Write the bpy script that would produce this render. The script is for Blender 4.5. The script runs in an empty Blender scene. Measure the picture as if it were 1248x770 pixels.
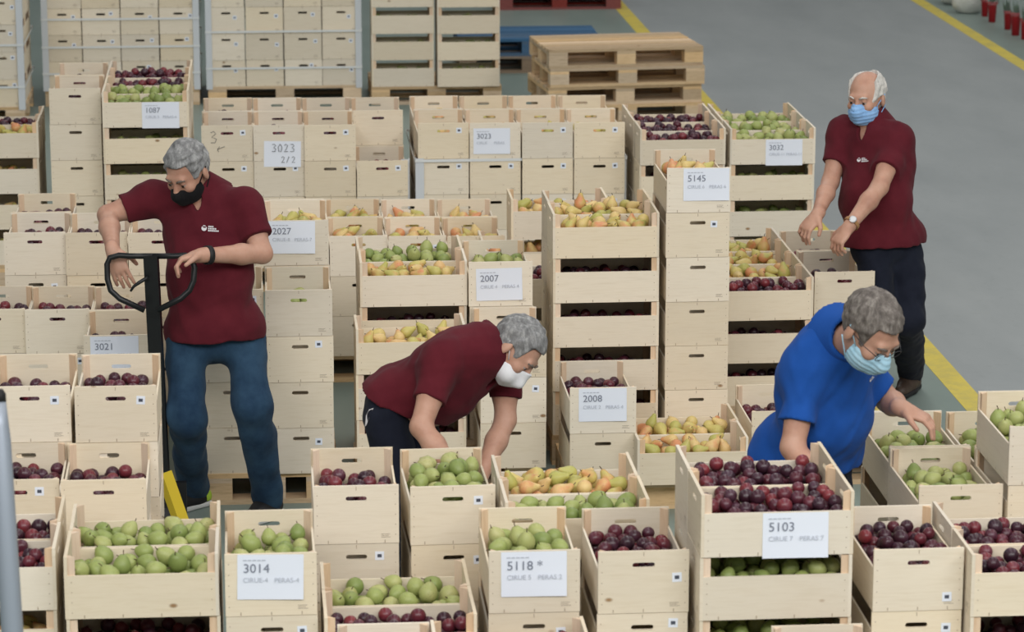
import bpy, bmesh, math, random
import numpy as np
from mathutils import Vector, Matrix
from mathutils.bvhtree import BVHTree

sc = bpy.context.scene
col = sc.collection
rnd = random.Random(7)

# ------------------------------------------------------------------ camera
FPX, PITCH, YAW, CAMZ = 3800.0, math.radians(13.18), math.radians(4.75), 4.0
cam_d = bpy.data.cameras.new('camera')
cam = bpy.data.objects.new('camera', cam_d); col.objects.link(cam)
cam_d.sensor_fit = 'HORIZONTAL'; cam_d.sensor_width = 36.0
cam_d.lens = FPX * 36.0 / 1248.0
cam_d.clip_start = 0.5; cam_d.clip_end = 200
cam.location = (0, 0, CAMZ)
cam.rotation_euler = (math.pi / 2 - PITCH, 0, -YAW)
cam_d.dof.use_dof = True
cam_d.dof.focus_distance = 13.4
cam_d.dof.aperture_fstop = 5.6
sc.camera = cam

# ------------------------------------------------------------------ light
world = bpy.data.worlds.new('hall_light'); sc.world = world
world.use_nodes = True
bg = world.node_tree.nodes['Background']
bg.inputs['Color'].default_value = (0.93, 0.97, 1.0, 1)
bg.inputs['Strength'].default_value = 0.16

def skylight(x, y, sx, sy, e, rot=(0, 0, 0), z=9.0, c=(1.0, 0.985, 0.96)):
    d = bpy.data.lights.new('roof_light', 'AREA')
    d.shape = 'RECTANGLE'; d.size = sx; d.size_y = sy; d.energy = e; d.color = c
    o = bpy.data.objects.new('roof_light', d); col.objects.link(o)
    o.location = (x, y, z); o.rotation_euler = rot
for lx, e in ((-5.0, 330), (2.5, 560), (10.0, 640)):
    skylight(lx, 15.0, 2.2, 34.0, e)
skylight(2.0, -1.0, 24.0, 4.0, 1700, (math.radians(52), 0, 0), 9.4, (1.0, .99, .975))    # unseen broad panel above the camera, added to light the crate fronts
sc.view_settings.view_transform = 'Standard'
sc.view_settings.look = 'None'
sc.view_settings.exposure = 0.14
sc.view_settings.gamma = 1.0
sc.view_settings.use_curve_mapping = False

# ------------------------------------------------------------------ picture <-> hall
_cp, _sp, _cy, _sy = math.cos(PITCH), math.sin(PITCH), math.cos(YAW), math.sin(YAW)
FWD = Vector((_sy * _cp, _cy * _cp, -_sp)); RGT = Vector((_cy, -_sy, 0)); UPV = Vector((_sy * _sp, _cy * _sp, _cp))
CAM = Vector((0, 0, CAMZ))
def ray(px, py): return FWD + RGT * ((px - 624.0) / FPX) - UPV * ((py - 385.0) / FPX)
def at(px, py, z):
    d = ray(px, py); return CAM + d * ((z - CAMZ) / d.z)
def P(px, py, zc): return CAM + ray(px, py) * zc
def proj(p):
    v = Vector(p) - CAM; zc = v.dot(FWD)
    return 624 + FPX * v.dot(RGT) / zc, 385 - FPX * v.dot(UPV) / zc, zc

# ------------------------------------------------------------------ materials
def mat(name, base=(.5, .5, .5), rough=.6, spec=.4):
    m = bpy.data.materials.new(name); m.use_nodes = True
    b = m.node_tree.nodes['Principled BSDF']
    b.inputs['Base Color'].default_value = (*base, 1); b.inputs['Roughness'].default_value = rough
    b.inputs['Specular IOR Level'].default_value = spec
    return m
class N:
    def __init__(s, m): s.t = m.node_tree; s.b = s.t.nodes['Principled BSDF']
    def new(s, k, **kw):
        n = s.t.nodes.new(k)
        for a, v in kw.items(): setattr(n, a, v)
        return n
    def link(s, a, b): s.t.links.new(a, b)
    def noise(s, vec, scale, detail=3, rough=.55):
        n = s.new('ShaderNodeTexNoise'); n.inputs['Scale'].default_value = scale
        n.inputs['Detail'].default_value = detail; n.inputs['Roughness'].default_value = rough
        if vec is not None: s.link(vec, n.inputs['Vector'])
        return n.outputs['Fac']
    def ramp(s, fac, stops):
        r = s.new('ShaderNodeValToRGB'); e = r.color_ramp.elements
        while len(e) < len(stops): e.new(.5)
        for q, (p, c) in zip(e, stops): q.position = p; q.color = (*c, 1)
        s.link(fac, r.inputs['Fac']); return r.outputs['Color']
    def math(s, op, a, b=None):
        n = s.new('ShaderNodeMath', operation=op)
        for i, v in enumerate((a, b)):
            if v is None: continue
            if isinstance(v, (int, float)): n.inputs[i].default_value = v
            else: s.link(v, n.inputs[i])
        return n.outputs[0]
    def mix(s, fac, a, b, blend='MIX'):
        n = s.new('ShaderNodeMix', data_type='RGBA', blend_type=blend)
        for k, v in ((0, fac), (6, a), (7, b)):
            if isinstance(v, (int, float)): n.inputs[k].default_value = v
            elif isinstance(v, tuple): n.inputs[k].default_value = (*v, 1)
            else: s.link(v, n.inputs[k])
        return n.outputs[2]
    def mapping(s, vec, scale):
        n = s.new('ShaderNodeMapping'); n.inputs['Scale'].default_value = scale
        s.link(vec, n.inputs['Vector']); return n
    def bump(s, h, strength=.2, dist=.01):
        n = s.new('ShaderNodeBump'); n.inputs['Strength'].default_value = strength; n.inputs['Distance'].default_value = dist
        s.link(h, n.inputs['Height']); s.link(n.outputs[0], s.b.inputs['Normal'])

def wood(name, stops, scale=(2, 2, 26), knots=True, var=.16, rough=.75):
    m = mat(name, rough=rough, spec=.2); n = N(m)
    tc = n.new('ShaderNodeTexCoord').outputs['Object']
    oi = n.new('ShaderNodeObjectInfo').outputs['Random']
    mp = n.mapping(tc, scale)
    sh = n.new('ShaderNodeCombineXYZ')
    for i in range(3): n.link(n.math('MULTIPLY', oi, 37.0 + 11 * i), sh.inputs[i])
    n.link(sh.outputs[0], mp.inputs['Location'])
    f = n.noise(mp.outputs[0], 3.0, 4, .6)
    c = n.ramp(f, stops)
    big = n.noise(mp.outputs[0], .6, 2)
    c = n.mix(n.math('MULTIPLY', big, .45), c, tuple(x * .84 for x in stops[1][1]))
    v = n.math('ADD', n.math('MULTIPLY', oi, var), 1 - var * .6)
    hs = n.new('ShaderNodeHueSaturation'); n.link(c, hs.inputs['Color']); n.link(v, hs.inputs['Value'])
    n.link(n.math('ADD', n.math('MULTIPLY', n.math('FRACT', n.math('MULTIPLY', oi, 7.3)), .35), .8), hs.inputs['Saturation'])
    out = hs.outputs[0]
    if knots:
        vo = n.new('ShaderNodeTexVoronoi'); mp2 = n.mapping(tc, (3.2, 3.2, 5.5)); n.link(sh.outputs[0], mp2.inputs['Location'])
        n.link(mp2.outputs[0], vo.inputs['Vector']); vo.inputs['Scale'].default_value = 1.0
        k = n.ramp(vo.outputs['Distance'], [(0.025, (1, 1, 1)), (0.055, (0, 0, 0))])
        out = n.mix(k, out, (.33, .2, .1))
    n.link(out, n.b.inputs['Base Color']); n.bump(f, .12, .004)
    return m
W_LONG = wood('pale_poplar_side', [(.25, (.77, .66, .50)), (.5, (.83, .73, .575)), (.75, (.75, .64, .475))], (2.0, 2.0, 24))
W_END = W_LONG
W_POST = wood('pine_post', [(.25, (.70, .49, .32)), (.5, (.80, .60, .42)), (.75, (.68, .46, .29))], (30, 30, 2), False)
W_PAL = wood('pallet_wood', [(.25, (.58, .41, .24)), (.5, (.72, .53, .33)), (.75, (.48, .32, .18))], (3, 22, 22), True, .5)
W_PALRED = wood('red_pallet_paint', [(.25, (.20, .035, .03)), (.5, (.25, .05, .04)), (.75, (.16, .03, .025))], (3, 22, 22), False, .2)
W_PALBLUE = wood('blue_pallet_paint', [(.25, (.05, .12, .22)), (.5, (.08, .16, .27)), (.75, (.04, .10, .18))], (3, 22, 22), False, .2)
W_PALGREY = wood('weathered_pallet_wood', [(.25, (.20, .15, .11)), (.5, (.28, .21, .15)), (.75, (.16, .12, .09))], (3, 22, 22), False, .3)
INK = mat('brown_ink', (.30, .24, .18), .8)
TICK = mat('nail_joint_mark', (.36, .27, .18), .9)  # dark ticks for nails and board joints
PAPER = mat('white_paper', (.80, .84, .93), .7)
PRINT = mat('grey_print', (.22, .24, .30), .8)
PRINTL = mat('pale_grey_print', (.52, .55, .62), .8)
STICKERD = mat('dark_label_print', (.07, .08, .11), .6)
MARKER = mat('black_marker', (.05, .05, .06), .7)
STRAPM = mat('white_plastic_strap', (.72, .74, .74), .4)
POSTM = mat('grey_cardboard_protector', (.62, .65, .68), .7)
YELLOW = mat('yellow_floor_paint', (.62, .50, .09), .6)
n_ = N(YELLOW); n_.link(n_.ramp(n_.noise(n_.new('ShaderNodeTexCoord').outputs['Object'], 6, 5, .7), [(.3, (.50, .42, .12)), (.55, (.66, .53, .09))]), n_.b.inputs['Base Color'])

def fruit_mat(name, stops, speck=None, rough=.38, blush=None, bloom=None, coat=0.0):
    m = mat(name, rough=rough, spec=.45); n = N(m)
    oi = n.new('ShaderNodeObjectInfo').outputs['Random']
    ri = n.new('ShaderNodeNewGeometry').outputs['Random Per Island']
    rr = n.math('FRACT', n.math('ADD', n.math('MULTIPLY', oi, 13.7), ri))
    tc = n.new('ShaderNodeTexCoord').outputs['Object']
    oi3 = n.new('ShaderNodeCombineXYZ'); n.link(n.math('MULTIPLY', rr, 9.0), oi3.inputs[0])
    va = n.new('ShaderNodeVectorMath', operation='ADD'); n.link(tc, va.inputs[0]); n.link(oi3.outputs[0], va.inputs[1])
    vec = va.outputs[0]
    nz = n.noise(vec, 22, 3)
    f = n.math('ADD', n.math('MULTIPLY', rr, .75), n.math('MULTIPLY', n.math('SUBTRACT', nz, .375), .5))
    c = n.ramp(f, stops)
    if blush:
        c = n.mix(n.ramp(n.math('ADD', n.noise(vec, 14, 2), n.math('MULTIPLY', n.math('SUBTRACT', n.math('FRACT', n.math('MULTIPLY', rr, 5.1)), .5), .35)), [(.52, (0, 0, 0)), (.72, (1, 1, 1))]), c, blush)
    if bloom:
        c = n.mix(n.ramp(n.noise(vec, 30, 3), [(.48, (0, 0, 0)), (.8, (.5, .5, .5))]), c, bloom)
    if speck:
        c = n.mix(n.ramp(n.noise(vec, 220, 2), [(.62, (0, 0, 0)), (.72, (.7, .7, .7))]), c, speck)
    n.link(c, n.b.inputs['Base Color'])
    return m
M_PLUM = fruit_mat('plum_skin', [(.05, (.028, .010, .018)), (.35, (.055, .013, .024)), (.62, (.12, .018, .028)), (.9, (.24, .035, .040))], None, .32, None, (.16, .09, .13))
M_GREEN = fruit_mat('green_pear_skin', [(.1, (.21, .27, .075)), (.4, (.32, .375, .115)), (.7, (.41, .43, .16)), (.95, (.52, .47, .22))], (.20, .22, .07), .45)
M_YEL = fruit_mat('yellow_pear_skin', [(.1, (.46, .44, .12)), (.4, (.60, .50, .16)), (.7, (.72, .52, .22)), (.95, (.70, .44, .20))], (.38, .26, .09), .45, (.66, .28, .13))
M_STEM = mat('fruit_stalk', (.09, .055, .03), .8)

# ------------------------------------------------------------------ mesh helpers
class MB:
    def __init__(s): s.v = []; s.f = []; s.m = []; s.sm = []
    def box(s, lo, hi, mi=0, M=None):
        k = len(s.v)
        for x in (lo[0], hi[0]):
            for y in (lo[1], hi[1]):
                for z in (lo[2], hi[2]):
                    p = Vector((x, y, z)); s.v.append(M @ p if M else p)
        for q in ((0, 1, 3, 2), (4, 6, 7, 5), (0, 4, 5, 1), (2, 3, 7, 6), (0, 2, 6, 4), (1, 5, 7, 3)):
            s.f.append(tuple(k + i for i in q)); s.m.append(mi); s.sm.append(False)
    def quad(s, pts, mi=0):
        k = len(s.v); s.v += [Vector(p) for p in pts]; s.f.append(tuple(range(k, k + len(pts)))); s.m.append(mi); s.sm.append(False)
    def tube(s, pts, r, seg=8, mi=0, closed=False):
        pts = [Vector(p) for p in pts]; rings = []; n = len(pts)
        rs = r if isinstance(r, (list, tuple)) else [r] * n
        prev = None
        for i, p in enumerate(pts):
            if closed: t = pts[(i + 1) % n] - pts[i - 1]
            else: t = (pts[min(i + 1, n - 1)] - pts[max(i - 1, 0)])
            t.normalize()
            a = (prev - t * prev.dot(t)) if prev is not None else t.orthogonal()
            if a.length < 1e-6: a = t.orthogonal()
            a.normalize(); prev = a; b = t.cross(a)
            k = len(s.v); rings.append(k)
            for j in range(seg):
                th = 2 * math.pi * j / seg; s.v.append(p + (a * math.cos(th) + b * math.sin(th)) * rs[i])
        m = n if closed else n - 1
        for i in range(m):
            a0, b0 = rings[i], rings[(i + 1) % n]
            for j in range(seg):
                j2 = (j + 1) % seg
                s.f.append((a0 + j, a0 + j2, b0 + j2, b0 + j)); s.m.append(mi); s.sm.append(True)
        if not closed:
            s.f.append(tuple(reversed(range(rings[0], rings[0] + seg)))); s.m.append(mi); s.sm.append(False)
            s.f.append(tuple(range(rings[-1], rings[-1] + seg))); s.m.append(mi); s.sm.append(False)
    def lathe(s, prof, seg=12, mi=0, M=None, smooth=True):
        rings = []
        for (r, z) in prof:
            k = len(s.v)
            if r < 1e-6: s.v.append((M or Matrix()) @ Vector((0, 0, z))); rings.append((k, 1))
            else:
                for j in range(seg):
                    th = 2 * math.pi * j / seg; s.v.append((M or Matrix()) @ Vector((r * math.cos(th), r * math.sin(th), z)))
                rings.append((k, seg))
        for (a, na), (b, nb) in zip(rings, rings[1:]):
            for j in range(seg):
                j2 = (j + 1) % seg
                if na == 1 and nb == 1: continue
                if na == 1: fc = (a, b + j2, b + j)
                elif nb == 1: fc = (a + j, a + j2, b)
                else: fc = (a + j, a + j2, b + j2, b + j)
                s.f.append(fc); s.m.append(mi); s.sm.append(smooth)
    def mesh(s, name, mats):
        me = bpy.data.meshes.new(name)
        me.from_pydata([tuple(v) for v in s.v], [], s.f)
        for m in mats: me.materials.append(m)
        me.polygons.foreach_set('material_index', s.m); me.polygons.foreach_set('use_smooth', s.sm)
        me.update(); return me
def link(name, me, parent=None, loc=(0, 0, 0), rot=(0, 0, 0)):
    o = bpy.data.objects.new(name, me); col.objects.link(o)
    o.location = loc; o.rotation_euler = rot
    if parent is not None: o.parent = parent
    return o
def tag(o, label=None, cat=None, group=None, kind=None):
    if label: o['label'] = label
    if cat: o['category'] = cat
    if group: o['group'] = group
    if kind: o['kind'] = kind
    return o
def empty(name, loc, rz=0):
    o = bpy.data.objects.new(name, None); col.objects.link(o); o.location = loc; o.rotation_euler = (0, 0, rz)
    o.empty_display_size = .1
    return o

# ------------------------------------------------------------------ floor
l1a, l1b = at(765, 25, 0), at(1160, 450, 0)
l2a, l2b = at(1115, 0, 0), at(1248, 78, 0)
LX1 = (l1a.x + l1b.x) / 2; LX2 = (l2a.x + l2b.x) / 2
FL = mat('painted_concrete_floor', rough=.42, spec=.35); n = N(FL)
tc = n.new('ShaderNodeTexCoord').outputs['Object']
sx = n.new('ShaderNodeSeparateXYZ'); n.link(tc, sx.inputs[0])
inside = n.math('MULTIPLY', n.math('GREATER_THAN', sx.outputs[0], LX1), n.math('LESS_THAN', sx.outputs[0], LX2))
mp = n.mapping(tc, (1, .35, 1))
nz = n.noise(mp.outputs[0], 1.6, 6, .65); nz2 = n.noise(tc, 14, 4, .7)
grey = n.ramp(nz, [(.3, (.285, .308, .312)), (.7, (.35, .373, .374))])
green = n.ramp(nz, [(.3, (.19, .245, .22)), (.7, (.25, .305, .275))])
c = n.mix(inside, green, grey)
c = n.mix(n.ramp(nz2, [(.58, (0, 0, 0)), (.75, (.35, .35, .35))]), c, (.19, .20, .20))
n.link(c, n.b.inputs['Base Color']); n.bump(nz2, .05, .003)
b = MB(); b.box((-16, -4, -.12), (22, 44, 0))
floor = link('floor', b.mesh('floor', [FL])); floor['kind'] = 'structure'
for (xc, w) in ((LX1, .13), (LX2, .13)):
    b = MB(); b.box((xc - w / 2, 2, 0), (xc + w / 2, 43, .0015))
    o = link('floor_marking', b.mesh('floor_marking', [YELLOW]), floor)
    o['kind'] = 'structure'

WALLM = mat('hall_wall_paint', (.55, .56, .55), .8)
for nm, lo, hi in (('wall_left', (-16.2, -4, 0), (-16, 44, 9.5)), ('wall_right', (22, -4, 0), (22.2, 44, 9.5)), ('wall_back', (-16.2, 44, 0), (22.2, 44.2, 9.5)), ('wall_front', (-16.2, -4.2, 0), (22.2, -4, 9.5))):
    b = MB(); b.box(lo, hi); link(nm, b.mesh(nm, [WALLM]))['kind'] = 'structure'
# ------------------------------------------------------------------ crates
CL, CW, CH, SH = .492, .294, .208, .145          # length, width, height of the ends, height of the sides
PZ, LZ = .144, .21                              # pallet height, stacking pitch
TE, TS = .011, .007
def panel_with_slot(w, h, t, cx=0.0, cz=None):
    """upright end board in the XZ plane, y from 0 to t, with a rounded hand slot"""
    cz = cz if cz is not None else h * .775
    a, bb = .037, .0085; b = MB(); r = bb
    slot = [(-a, 0), (-a + r * .35, bb * .8), (-a + r, bb), (0, bb), (a - r, bb), (a - r * .35, bb * .8), (a, 0), (a - r * .35, -bb * .8), (a - r, -bb), (0, -bb), (-a + r, -bb), (-a + r * .35, -bb * .8)]
    slot = [(cx + x, cz + z) for x, z in slot]
    hw = w / 2
    outer = [(-hw, cz), (-hw, h), (-a * .9, h), (0, h), (a * .9, h), (hw, h), (hw, cz), (hw, 0), (a * .9, 0), (0, 0), (-a * .9, 0), (-hw, 0)]
    nn = 12; V = []
    for y in (0, t):
        V += [Vector((x, y, z)) for x, z in outer]; V += [Vector((x, y, z)) for x, z in slot]
    b.v = V
    for i in range(nn):
        j = (i + 1) % nn; o0, o1, s0, s1 = i, j, nn + i, nn + j; q = 2 * nn
        for fc in ((o0, s0, s1, o1), (q + o0, q + o1, q + s1, q + s0), (o0, o1, q + o1, q + o0), (s0, q + s0, q + s1, s1)):
            b.f.append(fc[::-1]); b.m.append(0); b.sm.append(False)
    return b
def ticks(b, w, y, n=3, h=.013):
    for i in range(n):
        x = -w / 2 + w * (i + .5) / n if n > 1 else 0
        b.quad([(x - .0012, y, .002), (x + .0012, y, .002), (x + .0012, y, h), (x - .0012, y, h)], 1)
b = panel_with_slot(CW, CH, TE); ticks(b, CW, -.0006)
b.quad([(-.0010, -.0006, CH - .016), (.0010, -.0006, CH - .016), (.0010, -.0006, CH - .003), (-.0010, -.0006, CH - .003)], 1)
for k in range(5):
    for sx_ in (-1, 1):
        z = .03 + k * .036; x = sx_ * (CW / 2 - .012)
        b.quad([(x - .0015, -.0006, z), (x + .0015, -.0006, z), (x + .0015, -.0006, z + .003), (x - .0015, -.0006, z + .003)], 1)
for (x0, z0, x1, z1) in ((.085, .032, .115, .0335), (.085, .0265, .110, .028), (.085, .021, .118, .0225)):
    b.quad([(x0, -.0006, z0), (x1, -.0006, z0), (x1, -.0006, z1), (x0, -.0006, z1)], 2)
ME_END = b.mesh('end_panel', [W_END, TICK, INK])
b = MB(); b.box((-(CL / 2 - TE), 0, 0), (CL / 2 - TE, TS, SH)); ticks(b, CL, -.0006, 4)
for k in range(4):
    for sx_ in (-1, 1):
        z = .02 + k * .034; x = sx_ * (CL / 2 - TE - .012)
        b.quad([(x - .0015, -.0006, z), (x + .0015, -.0006, z), (x + .0015, -.0006, z + .003), (x - .0015, -.0006, z + .003)], 1)
ME_SIDE = b.mesh('side_panel', [W_LONG, TICK])
b = MB(); b.box((-CW / 2 + TS, -CL / 2 + TE, .002), (CW / 2 - TS, CL / 2 - TE, .009)); ME_BASE = b.mesh('base_panel', [W_LONG])
b = MB()
pw = .024
for k, (x, y) in enumerate(((0, 0), (pw, 0), (0, pw))): pass
b.v = [Vector(p) for p in ((0, 0, .009), (pw, 0, .009), (0, pw, .009), (0, 0, CH - .002), (pw, 0, CH - .002), (0, pw, CH - .002))]
b.f = [(0, 2, 1), (3, 4, 5), (0, 1, 4, 3), (1, 2, 5, 4), (2, 0, 3, 5)]; b.m = [0] * 5; b.sm = [False] * 5
ME_POST = b.mesh('corner_post', [W_POST])
b = MB(); b.box((-.0155, -.0008, -.0155), (.0155, 0, .0155), 0)
b.quad([(-.0075, -.0012, -.006), (.0075, -.0012, -.006), (.0075, -.0012, .006), (-.0075, -.0012, .006)], 1)
ME_STICK = b.mesh('sticker', [PAPER, STICKERD])

def text_mesh(s, size, m, bold=False):
    cu = bpy.data.curves.new('printed', 'FONT'); cu.body = s; cu.size = size; cu.align_x = 'LEFT'; cu.resolution_u = 3
    if bold: cu.offset = size * .012
    o = bpy.data.objects.new('printed', cu); col.objects.link(o)
    bpy.context.view_layer.update()
    me = bpy.data.meshes.new_from_object(o.evaluated_get(bpy.context.evaluated_depsgraph_get()))
    bpy.data.objects.remove(o); bpy.data.curves.remove(cu)
    me.materials.clear(); me.materials.append(m); me.name = 'printed_text'
    for p in me.polygons: p.material_index = 0
    return me
def tmesh(s, size, m, bold=False): return text_mesh(s, size, m, bold)

def paper_sign(crate, ori, x, ztop, num, l1, l2, hand=False, tilt=0.0):
    """A5 sheet stapled on the side that faces the viewer. x measured from the panel's middle."""
    w, h = .212, .150
    b = MB(); nx, nz = 5, 4
    idx = {}
    for i in range(nx + 1):
        for k in range(nz + 1):
            u, v = i / nx, k / nz
            lift = .0012 + (.007 * (1 - v) ** 2 * (0.3 + .7 * u * u))
            idx[i, k] = len(b.v); b.v.append(Vector((-w / 2 + w * u, -lift, -h + h * v)))
    for i in range(nx):
        for k in range(nz):
            b.f.append((idx[i, k], idx[i + 1, k], idx[i + 1, k + 1], idx[i, k + 1])); b.m.append(0); b.sm.append(True)
    me = b.mesh('paper_sign', [PAPER])
    if ori == 'E': loc, rz = (x, -CL / 2, ztop), 0
    else: loc, rz = (CW / 2, x, ztop), math.pi / 2
    o = link('paper_sign', me, crate, loc, (0, tilt, rz))
    o['label'] = 'white paper sheet reading ' + num
    def put(s, size, px, pz, m, nm, bold=False, lift=.0045):
        t = link(nm, tmesh(s, size, m, bold), o, (px, -lift, pz), (math.pi / 2, 0, 0))
        return t
    if hand:
        b = MB()
        def stroke(pts, ox, oz, sc_):
            b.tube([(ox + p[0] * sc_, -.005, oz + p[1] * sc_) for p in pts], .0016, 5)
        D = {'3': [(0, .95), (.3, 1), (.5, .8), (.2, .55), (.5, .35), (.4, .05), (0, .05)], '0': [(.25, 1), (0, .6), (.1, .05), (.4, .05), (.5, .6), (.28, 1)],
             '2': [(0, .8), (.2, 1), (.45, .85), (.3, .4), (0, .02), (.5, .05)], '/': [(0, 0), (.35, 1)]}
        for i, ch in enumerate('3023'): stroke(D[ch], -.06 + i * .035, -.062, .045)
        for i, ch in enumerate('2/2'): stroke(D[ch], -.005 + i * .03, -.125, .036)
        link('handwritten_number', b.mesh('handwritten_number', [MARKER]), o)
    else:
        put(num, .043, -.088, -.060, PRINT, 'printed_number', False)
        put(l1, .0225, -.088, -.092, PRINTL, 'printed_line', lift=.0055)
        put(l2, .0225, .012, -.092, PRINTL, 'printed_line', lift=.0075)
        b = MB()
        for q in range(5): b.box((-.088 + q * .015, -.0028, -.021), (-.088 + q * .015 + .012, -.0022, -.017))
        link('faint_header', b.mesh('faint_header', [PRINTL]), o)
    return o

def crate_parts(root):
    for s in (0, 1):
        link('end_panel', ME_END, root, (0, (-CL / 2, CL / 2)[s], 0), (0, 0, s * math.pi))
        link('side_panel', ME_SIDE, root, ((CW / 2, -CW / 2)[s], 0, 0), (0, 0, (math.pi / 2, -math.pi / 2)[s]))
    link('base_panel', ME_BASE, root)
    ax, ay = CW / 2 - TS, CL / 2 - TE
    for (x, y, r) in ((-ax, -ay, 0), (ax, -ay, 1), (ax, ay, 2), (-ax, ay, 3)):
        link('corner_post', ME_POST, root, (x, y, 0), (0, 0, r * math.pi / 2))
# light crate as one mesh, for those that cannot be seen
def crate_boxes():
    return [((-CW / 2, -CL / 2, 0), (CW / 2, -CL / 2 + TE, CH)), ((-CW / 2, CL / 2 - TE, 0), (CW / 2, CL / 2, CH)),
            ((-CW / 2, -CL / 2 + TE, 0), (-CW / 2 + TS, CL / 2 - TE, SH)), ((CW / 2 - TS, -CL / 2 + TE, 0), (CW / 2, CL / 2 - TE, SH)),
            ((-CW / 2 + TS, -CL / 2 + TE, .002), (CW / 2 - TS, CL / 2 - TE, .009))]

CRATES = []     # dicts: pos, rz, ori, label info, content, level
class Crate: pass
ORD = ['topmost', 'second from top', 'third from top', 'fourth from top', 'fifth from top', 'sixth from top', 'seventh from top']
ROWT = ['', ', second row back', ', third row back', ', fourth row back']
def column(ori, px, py, z, rows, ph, dy=0.0, dx=0.0, rz=0.0, base=PZ, sub=None, sublevel=.11, jit=1.0, zc=None):
    """A column of crates: (px, py) is where its front left corner at height z stands; rows = front to back, each (layers, fruit, fill level).
    sub = fruit showing in the gaps of the lower layers of the front row. Returns crates[row][layer]."""
    p = at(px, py, z); x0, y0 = p.x + dx, p.y + dy
    out = []
    w, d = (.30, .50) if ori == 'E' else (.50, .30)
    for r, (nl, cont, lev) in enumerate(rows):
        lst = []
        for k in range(nl):
            c = Crate()
            c.ori = ori
            off = Vector((w / 2 + rnd.uniform(-.002, .002) * jit, r * (d + .004) + d / 2 + rnd.uniform(-.003, .003) * jit, 0))
            off = Matrix.Rotation(rz, 3, 'Z') @ off
            c.pos = Vector((x0, y0, base + k * LZ)) + off
            c.rz = rz + rnd.uniform(-.006, .006) * jit + (math.pi / 2 * -1 if ori == 'S' else 0)
            top = k == nl - 1
            c.fruit = cont if top else (sub if ori == 'S' else None); c.level = lev if top else sublevel
            fw = {'plum': 'plums', 'green': 'green pears', 'yellow': 'yellow pears', None: 'hidden fruit'}[cont]
            c.where = f'{ORD[nl - 1 - k]}{ROWT[r]} {ph}'
            c.label = f'crate of {fw}, {c.where}' if top else f'wooden crate {c.where}'
            c.label = c.label.replace(' ,', ',')
            c.ph = ph; c.row = r; c.k = k; c.nl = nl; c.sign = None; c.stick = None; c.top = top
            if ori == 'E' and r == 0:
                c.stick = (rnd.uniform(.078, .105), rnd.uniform(.13, .175)) if rnd.random() < .55 else None
            CRATES.append(c); lst.append(c)
        out.append(lst)
    return out

# ---- the loads -------------------------------------------------------------
Z = lambda k: PZ + LZ * k      # bottom of layer k
pl, gr, ye = 'plum', 'green', 'yellow'
# front row
F1 = column('S', 71 - 190, 748, Z(3), [(4, pl, .145), (4, pl, .145)], 'of the plum stack by grey post', sub=ye)
F2a = column('S', 79, 755, Z(3), [(4, gr, .15), (4, gr, .15)], 'of the broad stack beside sheet 3014', sub=pl)
F2b = column('E', 273.5, 752, Z(3), [(4, gr, .148)], 'of the narrow stack under sheet 3014')
F2b[0][3].sign = ('E', .0, CH - .002, '3014', 'CIRUE-4', 'PERAS-4', False, .02); F2b[0][3].stick = None
F3a = column('E', 382.5, 664, Z(3), [(4, pl, .135)], 'of the plum stack before stooping man')
F3b = column('E', 500, 665, Z(3), [(4, gr, .19)], 'of the pear stack before stooping man', rz=.03)
F4 = column('S', 614, 612, Z(4), [(4, gr, .15), (4, ye, .16)], 'of the wide stack behind sheet 5118', sub=pl)
F5a = column('E', 595, 748, Z(3), [(4, gr, .16)], 'of the stack under starred sheet 5118')
F5a[0][3].sign = ('E', -.002, CH - .002, '5118 *', 'CIRUE 5', 'PERAS 2', False, 0)
F5b = column('E', 727, 749, Z(3), [(4, pl, .15)], 'of the plum stack beside sheet 5118')
F5b[0][3].stick = (.108, .118)
q = at(388.6, 683, Z(3))
F6 = column('S', 388.6, 683, Z(3), [(3, pl, .14), (3, gr, .148)], 'of the low stack near sheet 3014', dy=-.608)
F7a = column('E', 409, 758, Z(3), [(3, pl, .08)], 'of the cropped narrow stack below pears', dy=-.51)
F7b = column('S', 522, 754, Z(3), [(3, pl, .16)], 'of the cropped stack below sheet 5118', dy=-.30)
F8 = column('S', 852, 680, Z(4), [(5, pl, .158), (5, pl, .158)], 'of the wide stack under sheet 5103', sub=gr, sublevel=.14)
F8[0][4].sign = ('S', .058, SH - .002, '5103', 'CIRUE 7', 'PERAS 7', False, 0)
F8b = column('E', 938, 760, Z(3), [(3, pl, .08)], 'of the cut-off stack before sheet 5103', dy=-.51)
F9a = column('E', 1062, 746, Z(3), [(4, pl, .16)], 'of the narrow stack beside sheet 5103')
F9a[0][3].stick = (.095, .045)
F9b = column('S', 1182, 752, Z(3), [(4, pl, .145), (4, pl, .145)], 'of the wide corner stack of plums', sub=pl)
F10a = column('E', 1119, 592, Z(4), [(4, gr, .152), (4, gr, .14)], 'of the pear stack by blue-shirted man')
F10b = column('E', 1231, 520, Z(5), [(5, gr, .16), (4, gr, .15)], 'of the tallest pear stack at edge')
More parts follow.
